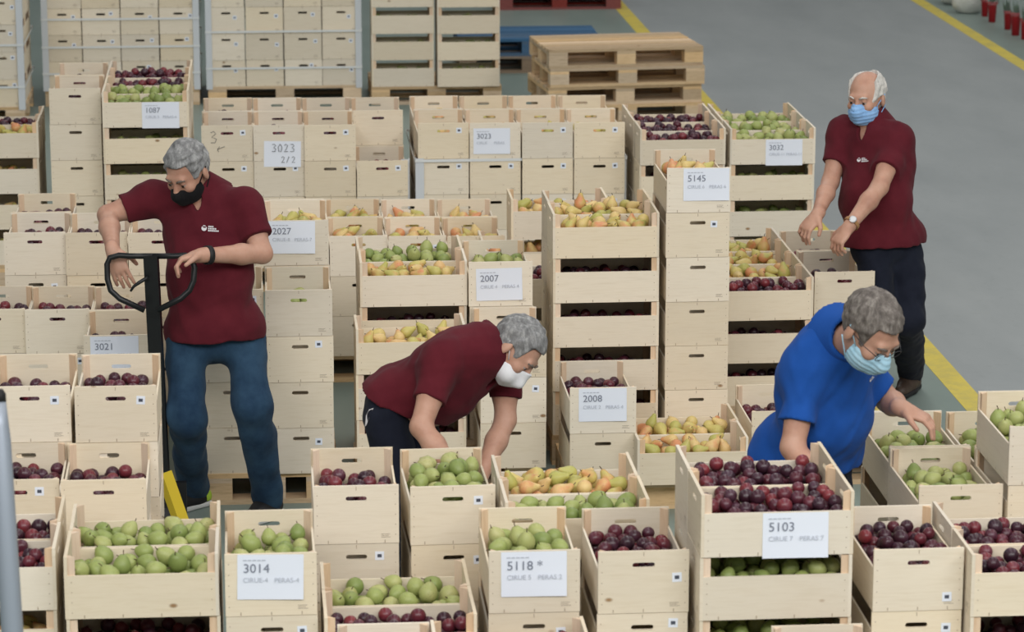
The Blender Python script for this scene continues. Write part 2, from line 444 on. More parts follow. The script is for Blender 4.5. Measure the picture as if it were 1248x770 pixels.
# second row, left
M1a = column('E', 91.4, 540, Z(4), [(5, pl, .135)], 'of the stack below jack handle')
M1b = column('E', -13, 540, Z(4), [(5, pl, .12)], 'of the rear stack at grey post')
M1c = column('E', 72, 586, Z(4), [(4, pl, .13)], 'of the stack by the yellow bar')
M1d = column('E', -34, 586, Z(4), [(4, pl, .135)], 'of the front stack at grey post')
M1a[0][4].stick = (.09, .155); M1b[0][4].stick = (.09, .155)
M1c[0][3].stick = None
M2 = []
for i, (x, nm, two) in enumerate(((5, 'far left', 2), (80.5, 'middle', 1), (156, 'right', 1), (231.5, 'hidden right', 1))):
    M2.append(column('E', x, 336, Z(3), [(4, pl, .135)] * two, f"of the {['first','second','third','fourth'][i]} column behind jack handle"))
M2b = []
for i, x in enumerate((-49, 29.5, 108.5)):
    M2b.append(column('E', x, 377.6, Z(3), [(3, pl, .135)], f"of the {['first','second','third'][i]} column behind sheet 3021"))
M2c = column('E', 101, 409, Z(3), [(3, pl, .11)], 'of the half-hidden stack with sheet 3021')
M2c[0][2].sign = ('E', -.012, CH - .004, '3021', 'CIRUE', 'PERAS', False, 0)
# 1087
M3a = column('S', 124.5, 156, Z(4), [(5, gr, .15), (5, gr, .15), (5, pl, .15), (5, pl, .16)], 'of the mixed load under sheet 1087', sub=gr)
M3a[0][4].sign = ('S', .085, SH, '1087', 'CIRUE-5', 'PERAS-6', False, 0)
M3b = column('E', 60, 152, Z(4), [(5, pl, .135), (5, pl, .135)], 'of the end-on stack adjoining sheet 1087')
for c in M3b[0]: c.stick = None
# 3023 2/2
M4 = []
for i in range(4):
    M4.append(column('E', 245.5 + 62.8 * i, 197 + .3 * -i, Z(3), [(3 if i == 3 else 4, pl, .125), (4, pl, .13)], ['of the column inked with a three', 'of the column with handwritten sheet', 'of the column beside handwritten sheet', 'of the column one crate shorter'][i]))
M4[1][0][3].sign = ('E', .02, .115, '3023 2/2', '', '', True, .02)
for i in range(4):
    for c in M4[i][0]: c.stick = (.09, .165)
M5 = []
for i in range(4):
    M5.append(column('E', 509 + 63.4 * i, 194 - .3 * i, Z(3), [(4, ye, .12), (4, ye, .12)], f"of the {['first','second','third','fourth'][i]} column on load 3023"))
M5[1][0][3].sign = ('E', -.02, CH - .03, '3023', 'CIRUE', 'PERAS', False, 0)
for i in range(4):
    for c in M5[i][0]: c.stick = (.09, .165)
M6a = column('S', 779, 202, Z(3), [(4, pl, .15)] * 3, 'of the plum stack adjoining sheet 3032', sub=pl)
M6b = column('S', 888.5, 201, Z(3), [(4, gr, .15)] * 3, 'of the far pear stack, sheet 3032', sub=gr)
M6b[0][3].sign = ('S', .065, SH - .002, '3032', 'CIRUE-11', 'PERAS-11', False, 0)
# 2027
M7a = column('E', 327, 578, Z(0), [(4, gr, .10), (5, ye, .15)], 'of the stack topped by sheet 2027')
M7a[1][4].sign = ('E', -.02, CH - .002, '2027', 'CIRUE-8', 'PERAS-7', False, .01)
M7b = column('E', 243, 578, Z(0), [(4, gr, .12)], "of the stack behind denim legs")
M8 = []
for i in range(4):
    M8.append(column('E', 329 + 71.8 * i, 288, Z(3), [(3, ye, .15), (3, ye, .15)], f"of the {['first','second','third','fourth'][i]} yellow pear column farther back"))
M9a = column('S', 438, 374.6, Z(3), [(4, ye, .15), (4, gr, .165)], 'of the stack mixing two pear kinds', sub=pl)  # plums in the lower crates are added to darken the gaps
M9b = column('E', 571.5, 374, Z(3), [(4, gr, .15)], 'of the pear stack bearing sheet 2007')
M9b[0][3].sign = ('E', -.008, CH - .03, '2007', 'CIRUE 4', 'PERAS 4', False, -.015)
M9c = column('S', 433, 457, Z(2), [(3, ye, .15)], "of the stack behind stooping man's back", sub=pl)
M9d = column('E', 570, 374, Z(3), [(3, ye, .1)], "of the stack behind stooping man's head", dy=-.505, dx=.02)
M10 = column('S', 676, 321.4, Z(4), [(5, ye, .15), (5, ye, .155)], 'of the tall wide stack near 5145', sub=pl, dy=.10)  # lower layers given dark plums so less light bounces in the gaps
M11 = column('S', 622, 292.5, Z(3), [(4, ye, .15)], 'of the stack peeking behind tall stack')
M11b = column('S', 598, 379, Z(2), [(3, pl, .15), (3, ye, .15), (3, ye, .15)], 'of the stack wedged among pears', dy=.04)
M5145 = column('E', 816, 266, Z(5), [(6, ye, .155)], 'of the tallest narrow stack, sheet 5145', dy=.12)
M5145[0][5].sign = ('E', .035, CH - .002, '5145', 'CIRUE 6', 'PERAS 6', False, 0)
M5145[0][4].stick = (.075, .155)
for c in M5145[0][:4]: c.stick = None
M12a = column('S', 866, 392, Z(2), [(3, pl, .15), (3, ye, .15), (3, ye, .15), (3, ye, .15)], 'of the wide stack before white-haired man', sub=pl)  # dark plums added below to deepen the shade in the gaps
M12b = column('E', 992, 331.5, Z(3), [(3, pl, .12), (3, pl, .12)], "of the stack under white-haired man's hands")
M12b[0][2].stick = None
M13 = column('S', 772, 584, Z(0), [(1, ye, .155), (1, ye, .155)], 'of the low wide yellow pear layer', dy=-.1)
M2008 = column('E', 691, 522, Z(1), [(2, pl, .14)], 'of the two-crate stack with sheet 2008', dy=-.1)
M2008[0][1].sign = ('E', -.002, CH - .002, '2008', 'CIRUE 2', 'PERAS 4', False, 0)
M14a = column('E', 915, 556, Z(0), [(1, pl, .13)], 'of the plum crates behind blue shirt')
M14b = column('E', 1015, 556, Z(0), [(1, ye, .15)], 'of the pear crates behind reaching hand')
L1 = column('S', 48 - 106, 194, Z(3), [(4, ye, .145), (4, pl, .14)], 'of the wide stack at upper corner', sub=ye)
# strapped loads at the back
BK = []
def strapped(px_l, py, ncol, nl, ph, rows=2):
    r = []
    p = at(px_l, py, Z(0))
    for i in range(ncol):
        r.append(column('E', px_l, py, Z(0), [(nl, None, 0)] * rows, f"of the {['first','second','third','fourth'][i]} column {ph}", dx=i * .302))
        for c in r[-1][0]: c.stick = (rnd.uniform(.06, .10), rnd.uniform(.12, .17))
    return r
ST_A = strapped(55, 108, 4, 6, ', first strapped load')
ST_B = strapped(253.5, 106, 4, 6, ', second strapped load')
ST_L = strapped(26 - 193, 133, 4, 6, ', corner strapped load')
BKa = column('S', 453, 106, Z(0), [(6, gr, .12)], 'of the far stack adjoining straps', sub=gr)
BKb = column('S', 533, 106, Z(0), [(6, gr, .12)], 'of the far stack near empty pallets', sub=gr)

# ---- which crates does the photograph show? --------------------------------
def box_poly(lo, hi, M, V, F):
    k = len(V)
    for x in (lo[0], hi[0]):
        for y in (lo[1], hi[1]):
            for z in (lo[2], hi[2]): V.append(M @ Vector((x, y, z)))
    for qd in ((0, 1, 3, 2), (4, 6, 7, 5), (0, 4, 5, 1), (2, 3, 7, 6), (0, 2, 6, 4), (1, 5, 7, 3)): F.append(tuple(k + i for i in qd))
V, F = [], []
for c in CRATES:
    c.M = Matrix.Translation(c.pos) @ Matrix.Rotation(c.rz, 4, 'Z')
    for lo, hi in crate_boxes(): box_poly(lo, hi, c.M, V, F)
PANELS = BVHTree.FromPolygons(V, F)
def seen(p, tol=.004):
    d = p - CAM; L = d.length; d.normalize()
    h = PANELS.ray_cast(CAM, d, L - tol)
    return h[0] is None
def in_frame(p, m=0):
    x, y, zc = proj(p); return -m <= x <= 1248 + m and -m <= y <= 770 + m
n_parts = n_hid = 0
hidden = []
for c in CRATES:
    pts = []
    for u in np.linspace(-.94, .94, 9):
        for v in np.linspace(.06, .97, 6):
            pts += [(u * CW / 2, -CL / 2, v * CH), (CW / 2, u * CL / 2, v * SH), (-CW / 2, u * CL / 2, v * SH), (u * CW / 2, CL / 2 - TE, v * CH)]
            pts += [(CW / 2 - TS, u * CL / 2, v * SH), (-CW / 2 + TS, u * CL / 2, v * SH)]
    n_seen = 0
    for p in pts:
        w_ = c.M @ Vector(p)
        if in_frame(w_) and seen(w_, .006): n_seen += 1
    c.seen = n_seen
    if n_seen < 3: hidden.append(c)
MARK3 = None
for c in CRATES:
    if c.seen < 3: continue
    root = empty('fruit_crate', c.pos, c.rz)
    tag(root, c.label, 'crate', 'wooden fruit crates')
    crate_parts(root)
    if c.stick and not c.sign:
        link('sticker', ME_STICK, root, (c.stick[0], -CL / 2 - .0003, c.stick[1]), (0, rnd.uniform(-.08, .08), 0))
    if c.sign:
        paper_sign(root, *c.sign)
        c.label_sign = c.sign[3]
    c.root = root; n_parts += 1
# inked "3" and arrow on the first end of the handwritten load
b = MB()
b.tube([(-.10 + x * .06, -CL / 2 - .001, .10 + z * .075) for x, z in ((.1, .9), (.4, 1), (.6, .8), (.2, .55), (.65, .4), (.5, .1), (.1, .12))], .0017, 5)
b.tube([(-.015, -CL / 2 - .001, .085), (-.055, -CL / 2 - .001, .07)], .0015, 5)
b.tube([(-.045, -CL / 2 - .001, .085), (-.057, -CL / 2 - .001, .069), (-.050, -CL / 2 - .001, .055)], .0015, 5)
link('ink_mark', b.mesh('ink_mark', [MARKER]), M4[0][0][3].root)['label'] = 'number three and arrow inked in black'
if hidden:
    b = MB()
    for c in hidden:
        for lo, hi in crate_boxes(): b.box(lo, hi, 0, c.M)
    o = link('fruit_crates', b.mesh('fruit_crates', [W_LONG]))
    tag(o, 'pale wooden crates stacked out of sight beneath and behind the others', 'crates', kind='stuff')
print('crates', n_parts, 'hidden', len(hidden))
# ------------------------------------------------------------------ pallets
def pallet_boxes(lx=1.2, ly=.8):
    """parts of a wooden pallet, long side along X; origin at the front left bottom corner"""
    out = []
    bh, t = .078, .022
    for x in (0, lx / 2 - .0725, lx - .145):
        for y in (0, ly / 2 - .0725 * .7, ly - .1): out.append(('block', (x, y, t), (x + .145, y + .1, t + bh)))
    for y in (0, ly / 2 - .05, ly - .1): out.append(('bottom_board', (0, y, 0), (lx, y + .1, t)))
    for x in (0, lx / 2 - .0725, lx - .145): out.append(('cross_board', (x, 0, t + bh), (x + .145, ly, t + bh + t)))
    nb = 7; bw = .088
    for i in range(nb):
        y = i * (ly - bw) / (nb - 1); out.append(('deck_board', (0, y, 2 * t + bh), (lx, y + bw, 3 * t + bh - (0, .002, .001, .003, 0, .002, .001)[i])))
    return out
_pm = {}
def pallet(loc, rz, m, label, group=None, parts=True, lx=1.2, ly=.8):
    bx = pallet_boxes(lx, ly)
    if not parts:
        b = MB()
        for nm, lo, hi in bx: b.box(lo, hi)
        key = ('whole', lx, ly, m.name)
        if key not in _pm: _pm[key] = b.mesh('wooden_pallet', [m])
        o = link('wooden_pallet', _pm[key], None, loc, (0, 0, rz)); return tag(o, label, 'pallet', group)
    root = empty('wooden_pallet', loc, rz); tag(root, label, 'pallet', group)
    for nm, lo, hi in bx:
        d = tuple(round(hi[i] - lo[i], 4) for i in range(3)); key = (nm, d, m.name)
        if key not in _pm:
            b = MB(); b.box((0, 0, 0), d); _pm[key] = b.mesh(nm, [m])
        link(nm, _pm[key], root, lo)
    return root
HIDP = []
def under(cs, lx, ly, label, dx=0.0, dy=0.0, m=None):
    """a pallet under a load whose front left crate column is cs"""
    c = cs[0][0]; w, d = (.15, .25) if c.ori == 'E' else (.25, .15)
    x, y = c.pos.x - w + dx, c.pos.y - d + dy
    vis = sum(1 for u in np.linspace(.02, .98, 25) for z in (.02, .06, .12, .138) if in_frame(Vector((x + u * lx, y - .004, z))) and seen(Vector((x + u * lx, y - .004, z)), .01))
    if vis < 2: HIDP.append((x, y, lx, ly)); return
    pallet((x, y, 0), 0, m or W_PAL, label, 'pallets under the crate loads', True, lx, ly)
under(F1, .52, .8, 'wooden pallet under the plum stack by the grey post')
under(F2a, .8, 1.2, 'wooden pallet under the broad pear load')
under(F3a, .8, .6, 'wooden pallet under the plum and pear stacks before the stooping man')
under(F4, .6, .8, 'wooden pallet under the wide pears behind the starred sheet')
under(F5a, .8, .5, 'wooden pallet under the starred-sheet load')
under(F6, .5, .61, 'wooden pallet under the low pears near sheet 3014')
under(F7a, .8, .5, 'wooden pallet under the two cropped stacks')
under(F8, .5, .61, 'wooden pallet under the load with plums over green pears')
under(F8b, .3, .5, 'wooden pallet under the single cropped stack')
under(F9a, .9, .8, 'wooden pallet under the plum load beside sheet 5103')
under(F10a, .7, 1.0, 'wooden pallet under the green pears by the blue-shirted man')
under(M1d, .62, 1.02, 'wooden pallet under the plum load by the grey post')
under(M2[0], 1.22, 1.02, 'wooden pallet under the plum columns behind the jack handle')
under(M2b[0], .92, .5, 'wooden pallet under the three lower plum columns')
under(M2c, .34, .5, 'wooden pallet under the half-hidden sheet stack')
under(M3b, .83, 1.22, 'wooden pallet under the far load mixing pears and plums')
under(M4[0], 1.22, 1.02, 'wooden pallet under the load with the handwritten sign')
under(M5[0], 1.22, 1.02, 'wooden pallet under the white-banded load')
under(M6a, 1.02, .95, 'wooden pallet under the far plum and pear load by the yellow line')
under(M7b, .62, 1.02, "wooden pallet behind the standing man's shoes")
under(M8[0], 1.22, 1.02, 'wooden pallet under the far yellow pear columns')
under(M9a, .82, .62, 'wooden pallet under the load mixing two pear kinds')
under(M9c, .82, .40, 'wooden pallet under the low orange pear stack')
under(M10, .5, .61, 'wooden pallet under the tall side-on stack')
under(M11, .5, .4, 'wooden pallet under the pears behind the tall side-on stack')
under(M11b, .5, .92, 'wooden pallet under the stack wedged among pears')
under(M5145, .3, .5, 'wooden pallet under the tallest narrow stack')
under(M12a, .8, 1.22, 'wooden pallet under the load before the white-haired man')
under(M2008, .82, .62, 'wooden pallet under the two-crate stack and low yellow pears')
under(M14a, .7, .5, 'wooden pallet behind the blue-shirted man')
under(L1, .5, .61, 'wooden pallet under the wide stack at the upper corner')
under(ST_A[0], 1.21, 1.01, 'wooden pallet under the first strapped load')
under(ST_B[0], 1.21, 1.01, 'wooden pallet under the second strapped load')
under(ST_L[0], 1.21, 1.01, 'wooden pallet under the corner strapped load')
under(BKa, 1.03, .8, 'wooden pallet under the two far side-on stacks')
if HIDP:
    b = MB()
    for x, y, lx, ly in HIDP:
        for nm, lo, hi in pallet_boxes(lx, ly): b.box([lo[i] + (x, y, 0)[i] for i in range(3)], [hi[i] + (x, y, 0)[i] for i in range(3)])
    o = link('wooden_pallets', b.mesh('wooden_pallets', [W_PAL])); tag(o, 'wooden pallets out of sight beneath the crate stacks', 'pallets', kind='stuff')
# empty pallets
p0 = at(669, 153, 0); rz0 = math.radians(5.5)
for k in range(4):
    pallet((p0.x + (.012, -.006, .01, .0)[k], p0.y, k * .1445), rz0 + (.0, .012, -.008, .004)[k], W_PAL, ['bottom empty pallet of the brown pallet pile', 'second lowest empty pallet of the brown pallet pile', 'second highest empty pallet of the brown pallet pile', 'topmost empty brown pallet with its deck boards in view'][k], 'pile of empty brown pallets')
pb = at(560, 90, 0)
pallet((pb.x, pb.y, 0), 0, W_PALGREY, 'dark weathered pallet beneath the blue pallet', 'pallets behind the brown pile')
pallet((pb.x, pb.y, .1445), 0, W_PALBLUE, 'blue painted pallet behind the far crates', 'pallets behind the brown pile')
pr_ = at(757, 11, 0)
pallet((pr_.x - 1.2, pr_.y, 0), 0, W_PALRED, 'dark red painted pallet standing farthest back')
pallet((pr_.x - 1.21, pr_.y + .004, .1445), .004, W_PALRED, 'upper dark red pallet cut by the top edge of the picture')

# ---- straps and corner protectors on the strapped loads
def load_wrap(cols, zs, nl, ph, corners=True, ztop=None, depth=1.0):
    c0, c1 = cols[0][0][0], cols[-1][0][0]
    x0, x1 = c0.pos.x - .155, c1.pos.x + .155
    y0 = c0.pos.y - .25 - .005; y1 = y0 + depth + .02
    top = ztop if ztop else PZ + nl * LZ + .01
    if corners:
        for (x, y, sx_, sy_, nm) in ((x0, y0, 1, 1, 'far-side front'), (x1, y0, -1, 1, 'aisle-side front')):
            b = MB(); t = .004; w = .045
            b.box((min(0, sx_ * w), min(0, -sy_ * t), PZ - .02), (max(0, sx_ * w), max(0, -sy_ * t), top))
            b.box((min(0, -sx_ * t), min(-sy_ * t, sy_ * w), PZ - .02), (max(0, -sx_ * t), max(-sy_ * t, sy_ * w), top))
            o = link('corner_protector', b.mesh('corner_protector', [POSTM]), None, (x - sx_ * .003, y - .002, 0))
            tag(o, f'pale grey corner protector on the {nm} edge {ph}', 'protector', 'corner protectors on strapped loads')
    for i, z in enumerate(zs):
        e = .011; b = MB(); h = .008
        pts = [(x0 - e, y0 - e), (x1 + e, y0 - e), (x1 + e, y1 + e), (x0 - e, y1 + e)]
        for (a, c_) in zip(pts, pts[1:] + pts[:1]):
            lo = (min(a[0], c_[0]) - .001, min(a[1], c_[1]) - .001, z - h); hi = (max(a[0], c_[0]) + .001, max(a[1], c_[1]) + .001, z + h)
            b.box(lo, hi)
        o = link('plastic_strap', b.mesh('plastic_strap', [STRAPM]))
        tag(o, f"white plastic strap, {['lowest', 'second lowest', 'third lowest', 'fourth lowest'][i]}, {ph}", 'strap', 'plastic straps round the loads')
load_wrap(ST_A, [.26, .47, .69], 6, 'around the first strapped load')
load_wrap(ST_B, [.26 + .03, .58, .9], 6, 'around the second strapped load')
load_wrap(ST_L, [.30, .62], 6, 'around the corner load')
load_wrap(M5, [Z(3) - .008], 3, 'around the banded pear load', ztop=Z(3) + .005)
load_wrap(M4, [], 3, 'on the handwritten-sheet load', ztop=Z(3) - .002)

# ------------------------------------------------------------------ fruit
def packing(kind, level, seed):
    r0 = {'plum': .0236, 'green': .0300, 'yellow': .0310}[kind]
    rs = np.random.RandomState(seed); ex = {'plum': .001, 'green': .003, 'yellow': .012}[kind]; hw, hl = CW / 2 - TS - ex, CL / 2 - TE - ex
    X = np.zeros((0, 3)); R = np.zeros(0); fails = 0
    zmin = .010
    while fails < 10 and len(R) < 260:
        r = r0 * rs.uniform(.88, 1.1)
        cx = rs.uniform(-hw + r, hw - r, 26); cy = rs.uniform(-hl + r, hl - r, 26)
        z = np.full(26, zmin + r)
        if len(R):
            d2 = (cx[:, None] - X[None, :, 0]) ** 2 + (cy[:, None] - X[None, :, 1]) ** 2
            s2 = (R[None, :] + r) ** 2
            hh = np.where(d2 < s2, X[None, :, 2] + np.sqrt(np.maximum(s2 - d2, 0)), -1)
            z = np.maximum(z, hh.max(1))
        post = (np.abs(cx) > hw - r - .018) & (np.abs(cy) > hl - r - .018)
        z = z + post * .5
        i = int(z.argmin())
        heap = level + .012 * (1 - (cx[i] / hw) ** 2) * (1 - (cy[i] / hl) ** 2)
        if z[i] + r * (.42 if kind == 'plum' else .25) > heap: fails += 1; continue
        X = np.vstack([X, [cx[i], cy[i], z[i]]]); R = np.append(R, r)
    return X, R
def icos(sub, r, sq=(1, 1, 1.06)):
    bm = bmesh.new(); bmesh.ops.create_icosphere(bm, subdivisions=sub, radius=r)
    for v in bm.verts:
        v.co.x *= sq[0]; v.co.y *= sq[1]; v.co.z *= sq[2]
        if sub > 1:
            a = math.atan2(v.co.y, v.co.x); rr = math.hypot(v.co.x, v.co.y)
            g = math.exp(-(a / .22) ** 2) * .07 * (rr / r)
            v.co.x *= 1 - g; v.co.y *= 1 - g
            v.co.z -= r * .12 * math.exp(-(rr / (r * .28)) ** 2) * (1 if v.co.z > 0 else -.5)
    vs = [v.co.copy() for v in bm.verts]; fs = [tuple(q.index for q in f.verts) for f in bm.faces]; bm.free()
    return vs, fs
def pear_geo(prof, seg, stem):
    b = MB(); b.lathe(prof, seg)
    if stem:
        zt = prof[-1][1]; b.tube([(0, 0, zt - .004), (.001, 0, zt + .006), (.004, .001, zt + .014)], .0016, 5, 1)
    return b
GP = [(0, -.0275), (.012, -.0285), (.023, -.020), (.0295, -.006), (.0285, .008), (.0225, .021), (.0145, .031), (.009, .0365), (0, .037)]
YP = [(0, -.031), (.012, -.032), (.024, -.023), (.030, -.008), (.027, .008), (.0195, .023), (.0135, .036), (.0105, .046), (.006, .051), (0, .0515)]
def low(p): return [p[0]] + p[2:-2:2] + [p[-1]]
def asmb(vs, fs): 
    b = MB(); b.v = vs; b.f = fs; b.m = [0] * len(fs); b.sm = [True] * len(fs); return b
GEO = {'plum': (asmb(*icos(3, .0236)), asmb(*icos(2, .0236)), asmb(*icos(1, .0243))),
       'green': (pear_geo(GP, 14, True), pear_geo(GP[::1], 9, True), pear_geo(low(GP), 7, False)),
       'yellow': (pear_geo(YP, 14, True), pear_geo(YP, 9, True), pear_geo(low(YP), 7, False))}
FM = {'plum': [M_PLUM, M_STEM], 'green': [M_GREEN, M_STEM], 'yellow': [M_YEL, M_STEM]}
FR0 = {'plum': .0236, 'green': .0300, 'yellow': .0310}
ME_FRUIT = {k: GEO[k][0].mesh(k, FM[k]) for k in GEO}
PK = {}
FRUIT = {'plum': [], 'green': [], 'yellow': []}
for ci, c in enumerate(CRATES):
    if not c.fruit or c.level <= 0: continue
    if c.seen < 3: continue
    var = rnd.randrange(3); key = (c.fruit, round(c.level, 3), var)
    if key not in PK: PK[key] = packing(*key)
    X, R = PK[key]; fl = rnd.choice((1, -1)), rnd.choice((1, -1))
    Wp = [c.M @ Vector((x * fl[0], y * fl[1], z)) for x, y, z in X]
    A = np.array([tuple(w) for w in Wp]); camv = np.array(tuple(CAM))
    for i, w_ in enumerate(Wp):
        r = R[i]; vis = 0
        if in_frame(w_):
            for (a, bq) in ((0, .7), (-.6, .35), (.6, .35), (0, .1)):
                p = w_ + RGT * (a * r) + UPV * (bq * r) - FWD * (r * math.sqrt(max(0, 1 - a * a - bq * bq)) * .98)
                d = np.array(tuple(p)) - camv; L = np.linalg.norm(d); d /= L
                oc = A - camv; t = oc @ d; dist2 = (oc * oc).sum(1) - t * t
                blk = (dist2 < (R * .97) ** 2) & (t < L + R * .2); blk[i] = False
                hitn = blk & (t - np.sqrt(np.maximum((R * .97) ** 2 - dist2, 0)) < L - .001)
                if hitn.any(): continue
                if seen(p, .003): vis += 1
        zc = proj(w_)[2]
        FRUIT[c.fruit].append((vis, -zc, w_, r, c, rnd.random()))
NAMES = {'plum': ('plum', 'plums'), 'green': ('green_pear', 'green_pears'), 'yellow': ('yellow_pear', 'yellow_pears')}
ADJ = {'plum': 'dark plum', 'green': 'green pear', 'yellow': 'yellow pear'}
def fruit_matrix(kind, w_, r):
    s = r / FR0[kind]
    if kind == 'plum': e = (rnd.uniform(0, 6.28), rnd.uniform(0, 6.28), rnd.uniform(0, 6.28))
    else: e = (rnd.gauss(1.2, .55), rnd.gauss(0, .3), rnd.uniform(0, 6.28))
    from mathutils import Euler
    return e, s, Matrix.Translation(w_) @ Euler(e).to_matrix().to_4x4() @ Matrix.Scale(s, 4)
for kind, lst in FRUIT.items():
    lst.sort(key=lambda q: (-(q[0] >= 2), -(q[0] >= 1), q[1] * -1))
    cand = [q for q in lst if q[0] >= 1]
    ind = cand[:300]; rest = cand[300:] + [q for q in lst if q[0] < 1]
    print(kind, 'visible', len(cand), 'all', len(lst))
    for vis, nz_, w_, r, c, rd in ind:
        e, s, M = fruit_matrix(kind, w_, r)
        o = link(NAMES[kind][0], ME_FRUIT[kind], None, w_, e); o.scale = (s, s, s)
        where = ('topmost crate' if c.top else ORD[c.nl - 1 - c.k].replace('from top', 'highest') + ' crate') + ROWT[c.row] + ' ' + c.ph
        where = where.replace(' ,', ',')
        tag(o, f'{ADJ[kind]} in {where}', 'plum' if kind == 'plum' else 'pear', f'{NAMES[kind][1].replace("_", " ")} in {where}')
    b = MB()
    for vis, nz_, w_, r, c, rd in rest:
        e, s, M = fruit_matrix(kind, w_, r)
        g = GEO[kind][1 if vis >= 1 else 2]; k = len(b.v)
        b.v += [M @ v for v in g.v]; b.f += [tuple(k + i for i in f) for f in g.f]; b.m += g.m; b.sm += g.sm
    if b.v:
        o = link(NAMES[kind][1], b.mesh(NAMES[kind][1], FM[kind]))
        tag(o, {'plum': 'dark plums filling the crates farther back and below', 'green': 'green pears filling the crates farther back and below', 'yellow': 'yellow pears filling the crates farther back and below'}[kind], 'fruit', kind='stuff')
# ------------------------------------------------------------------ figures: distance fields meshed with surface nets
SKIN = mat('skin', (.52, .30, .22), .5, .35); n = N(SKIN)
tc = n.new('ShaderNodeTexCoord').outputs['Object']
n.link(n.ramp(n.noise(tc, 9, 4, .6), [(.3, (.42, .215, .15)), (.5, (.52, .29, .205)), (.72, (.58, .35, .26))]), n.b.inputs['Base Color'])
n.b.inputs['Subsurface Weight'].default_value = .08; n.b.inputs['Subsurface Radius'].default_value = (.01, .004, .002)
n.bump(n.noise(tc, 160, 3), .15, .002)
def cloth(name, a, b_, sc_=30, rough=.9, weave=900, bump=.12):
    m = mat(name, rough=rough, spec=.15); n = N(m)
    tc = n.new('ShaderNodeTexCoord').outputs['Object']
    n.link(n.ramp(n.noise(tc, sc_, 5, .65), [(.35, a), (.68, b_)]), n.b.inputs['Base Color'])
    n.b.inputs['Sheen Weight'].default_value = .04
    n.bump(n.noise(tc, weave, 2), bump, .001); return m
C_BURG = cloth('burgundy_pique', (.085, .009, .016), (.115, .014, .022), 5)
C_BLUE = cloth('blue_pique', (.010, .068, .30), (.016, .090, .38), 5)
C_DENIM = cloth('blue_denim', (.014, .036, .074), (.034, .076, .130), 7, .9, 700, .25)
C_NAVY = cloth('navy_workwear', (.008, .010, .019), (.014, .017, .029), 6)
C_MASKB = cloth('blue_surgical_mask', (.22, .42, .72), (.30, .50, .80), 20)
C_MASKLB = cloth('light_blue_surgical_mask', (.36, .60, .74), (.44, .67, .80), 20)
C_MASKW = cloth('white_mask_fleece', (.76, .77, .80), (.83, .84, .86), 20)
C_MASKK = cloth('black_mask_fabric', (.008, .008, .009), (.013, .012, .013), 20)
def hair_mat(name, stops):
    m = mat(name, rough=.7, spec=.3); n = N(m); tc = n.new('ShaderNodeTexCoord').outputs['Object']
    mp = n.mapping(tc, (26, 26, 12)); f = n.noise(mp.outputs[0], 1.6, 6, .72)
    n.link(n.ramp(f, stops), n.b.inputs['Base Color']); n.bump(f, .8, .006); return m
H_GREY = hair_mat('silver_grey_hair', [(.3, (.10, .10, .10)), (.5, (.24, .24, .24)), (.7, (.46, .46, .45))])
H_WHITE = hair_mat('white_hair', [(.3, (.42, .40, .37)), (.5, (.58, .56, .52)), (.7, (.70, .68, .64))])
H_DARK = hair_mat('brown_grey_hair', [(.3, (.06, .05, .045)), (.5, (.15, .13, .115)), (.7, (.32, .29, .26))])
EYEW = mat('eye_white', (.36, .31, .28), .3); EYED = mat('dark_iris', (.03, .02, .015), .2)
BROW = mat('grey_eyebrow', (.16, .13, .11), .9)
BLACK = mat('black_rubber', (.012, .012, .013), .6); WHITE_R = mat('white_rubber', (.62, .63, .62), .6); NEON = mat('lime_fabric', (.42, .62, .06), .7)
BROWN_L = mat('brown_leather', (.055, .036, .026), .55); STEEL = mat('steel', (.55, .55, .56), .3); STEEL.node_tree.nodes['Principled BSDF'].inputs['Metallic'].default_value = .9
TAN = mat('tan_leather', (.36, .19, .08), .6); DIAL = mat('watch_dial', (.7, .71, .72), .3)
BLACKP = mat('black_powder_coat', (.010, .011, .012), .38); YELP = mat('yellow_powder_coat', (.68, .50, .03), .5)
WHITEP = mat('white_print', (.72, .70, .72), .7)

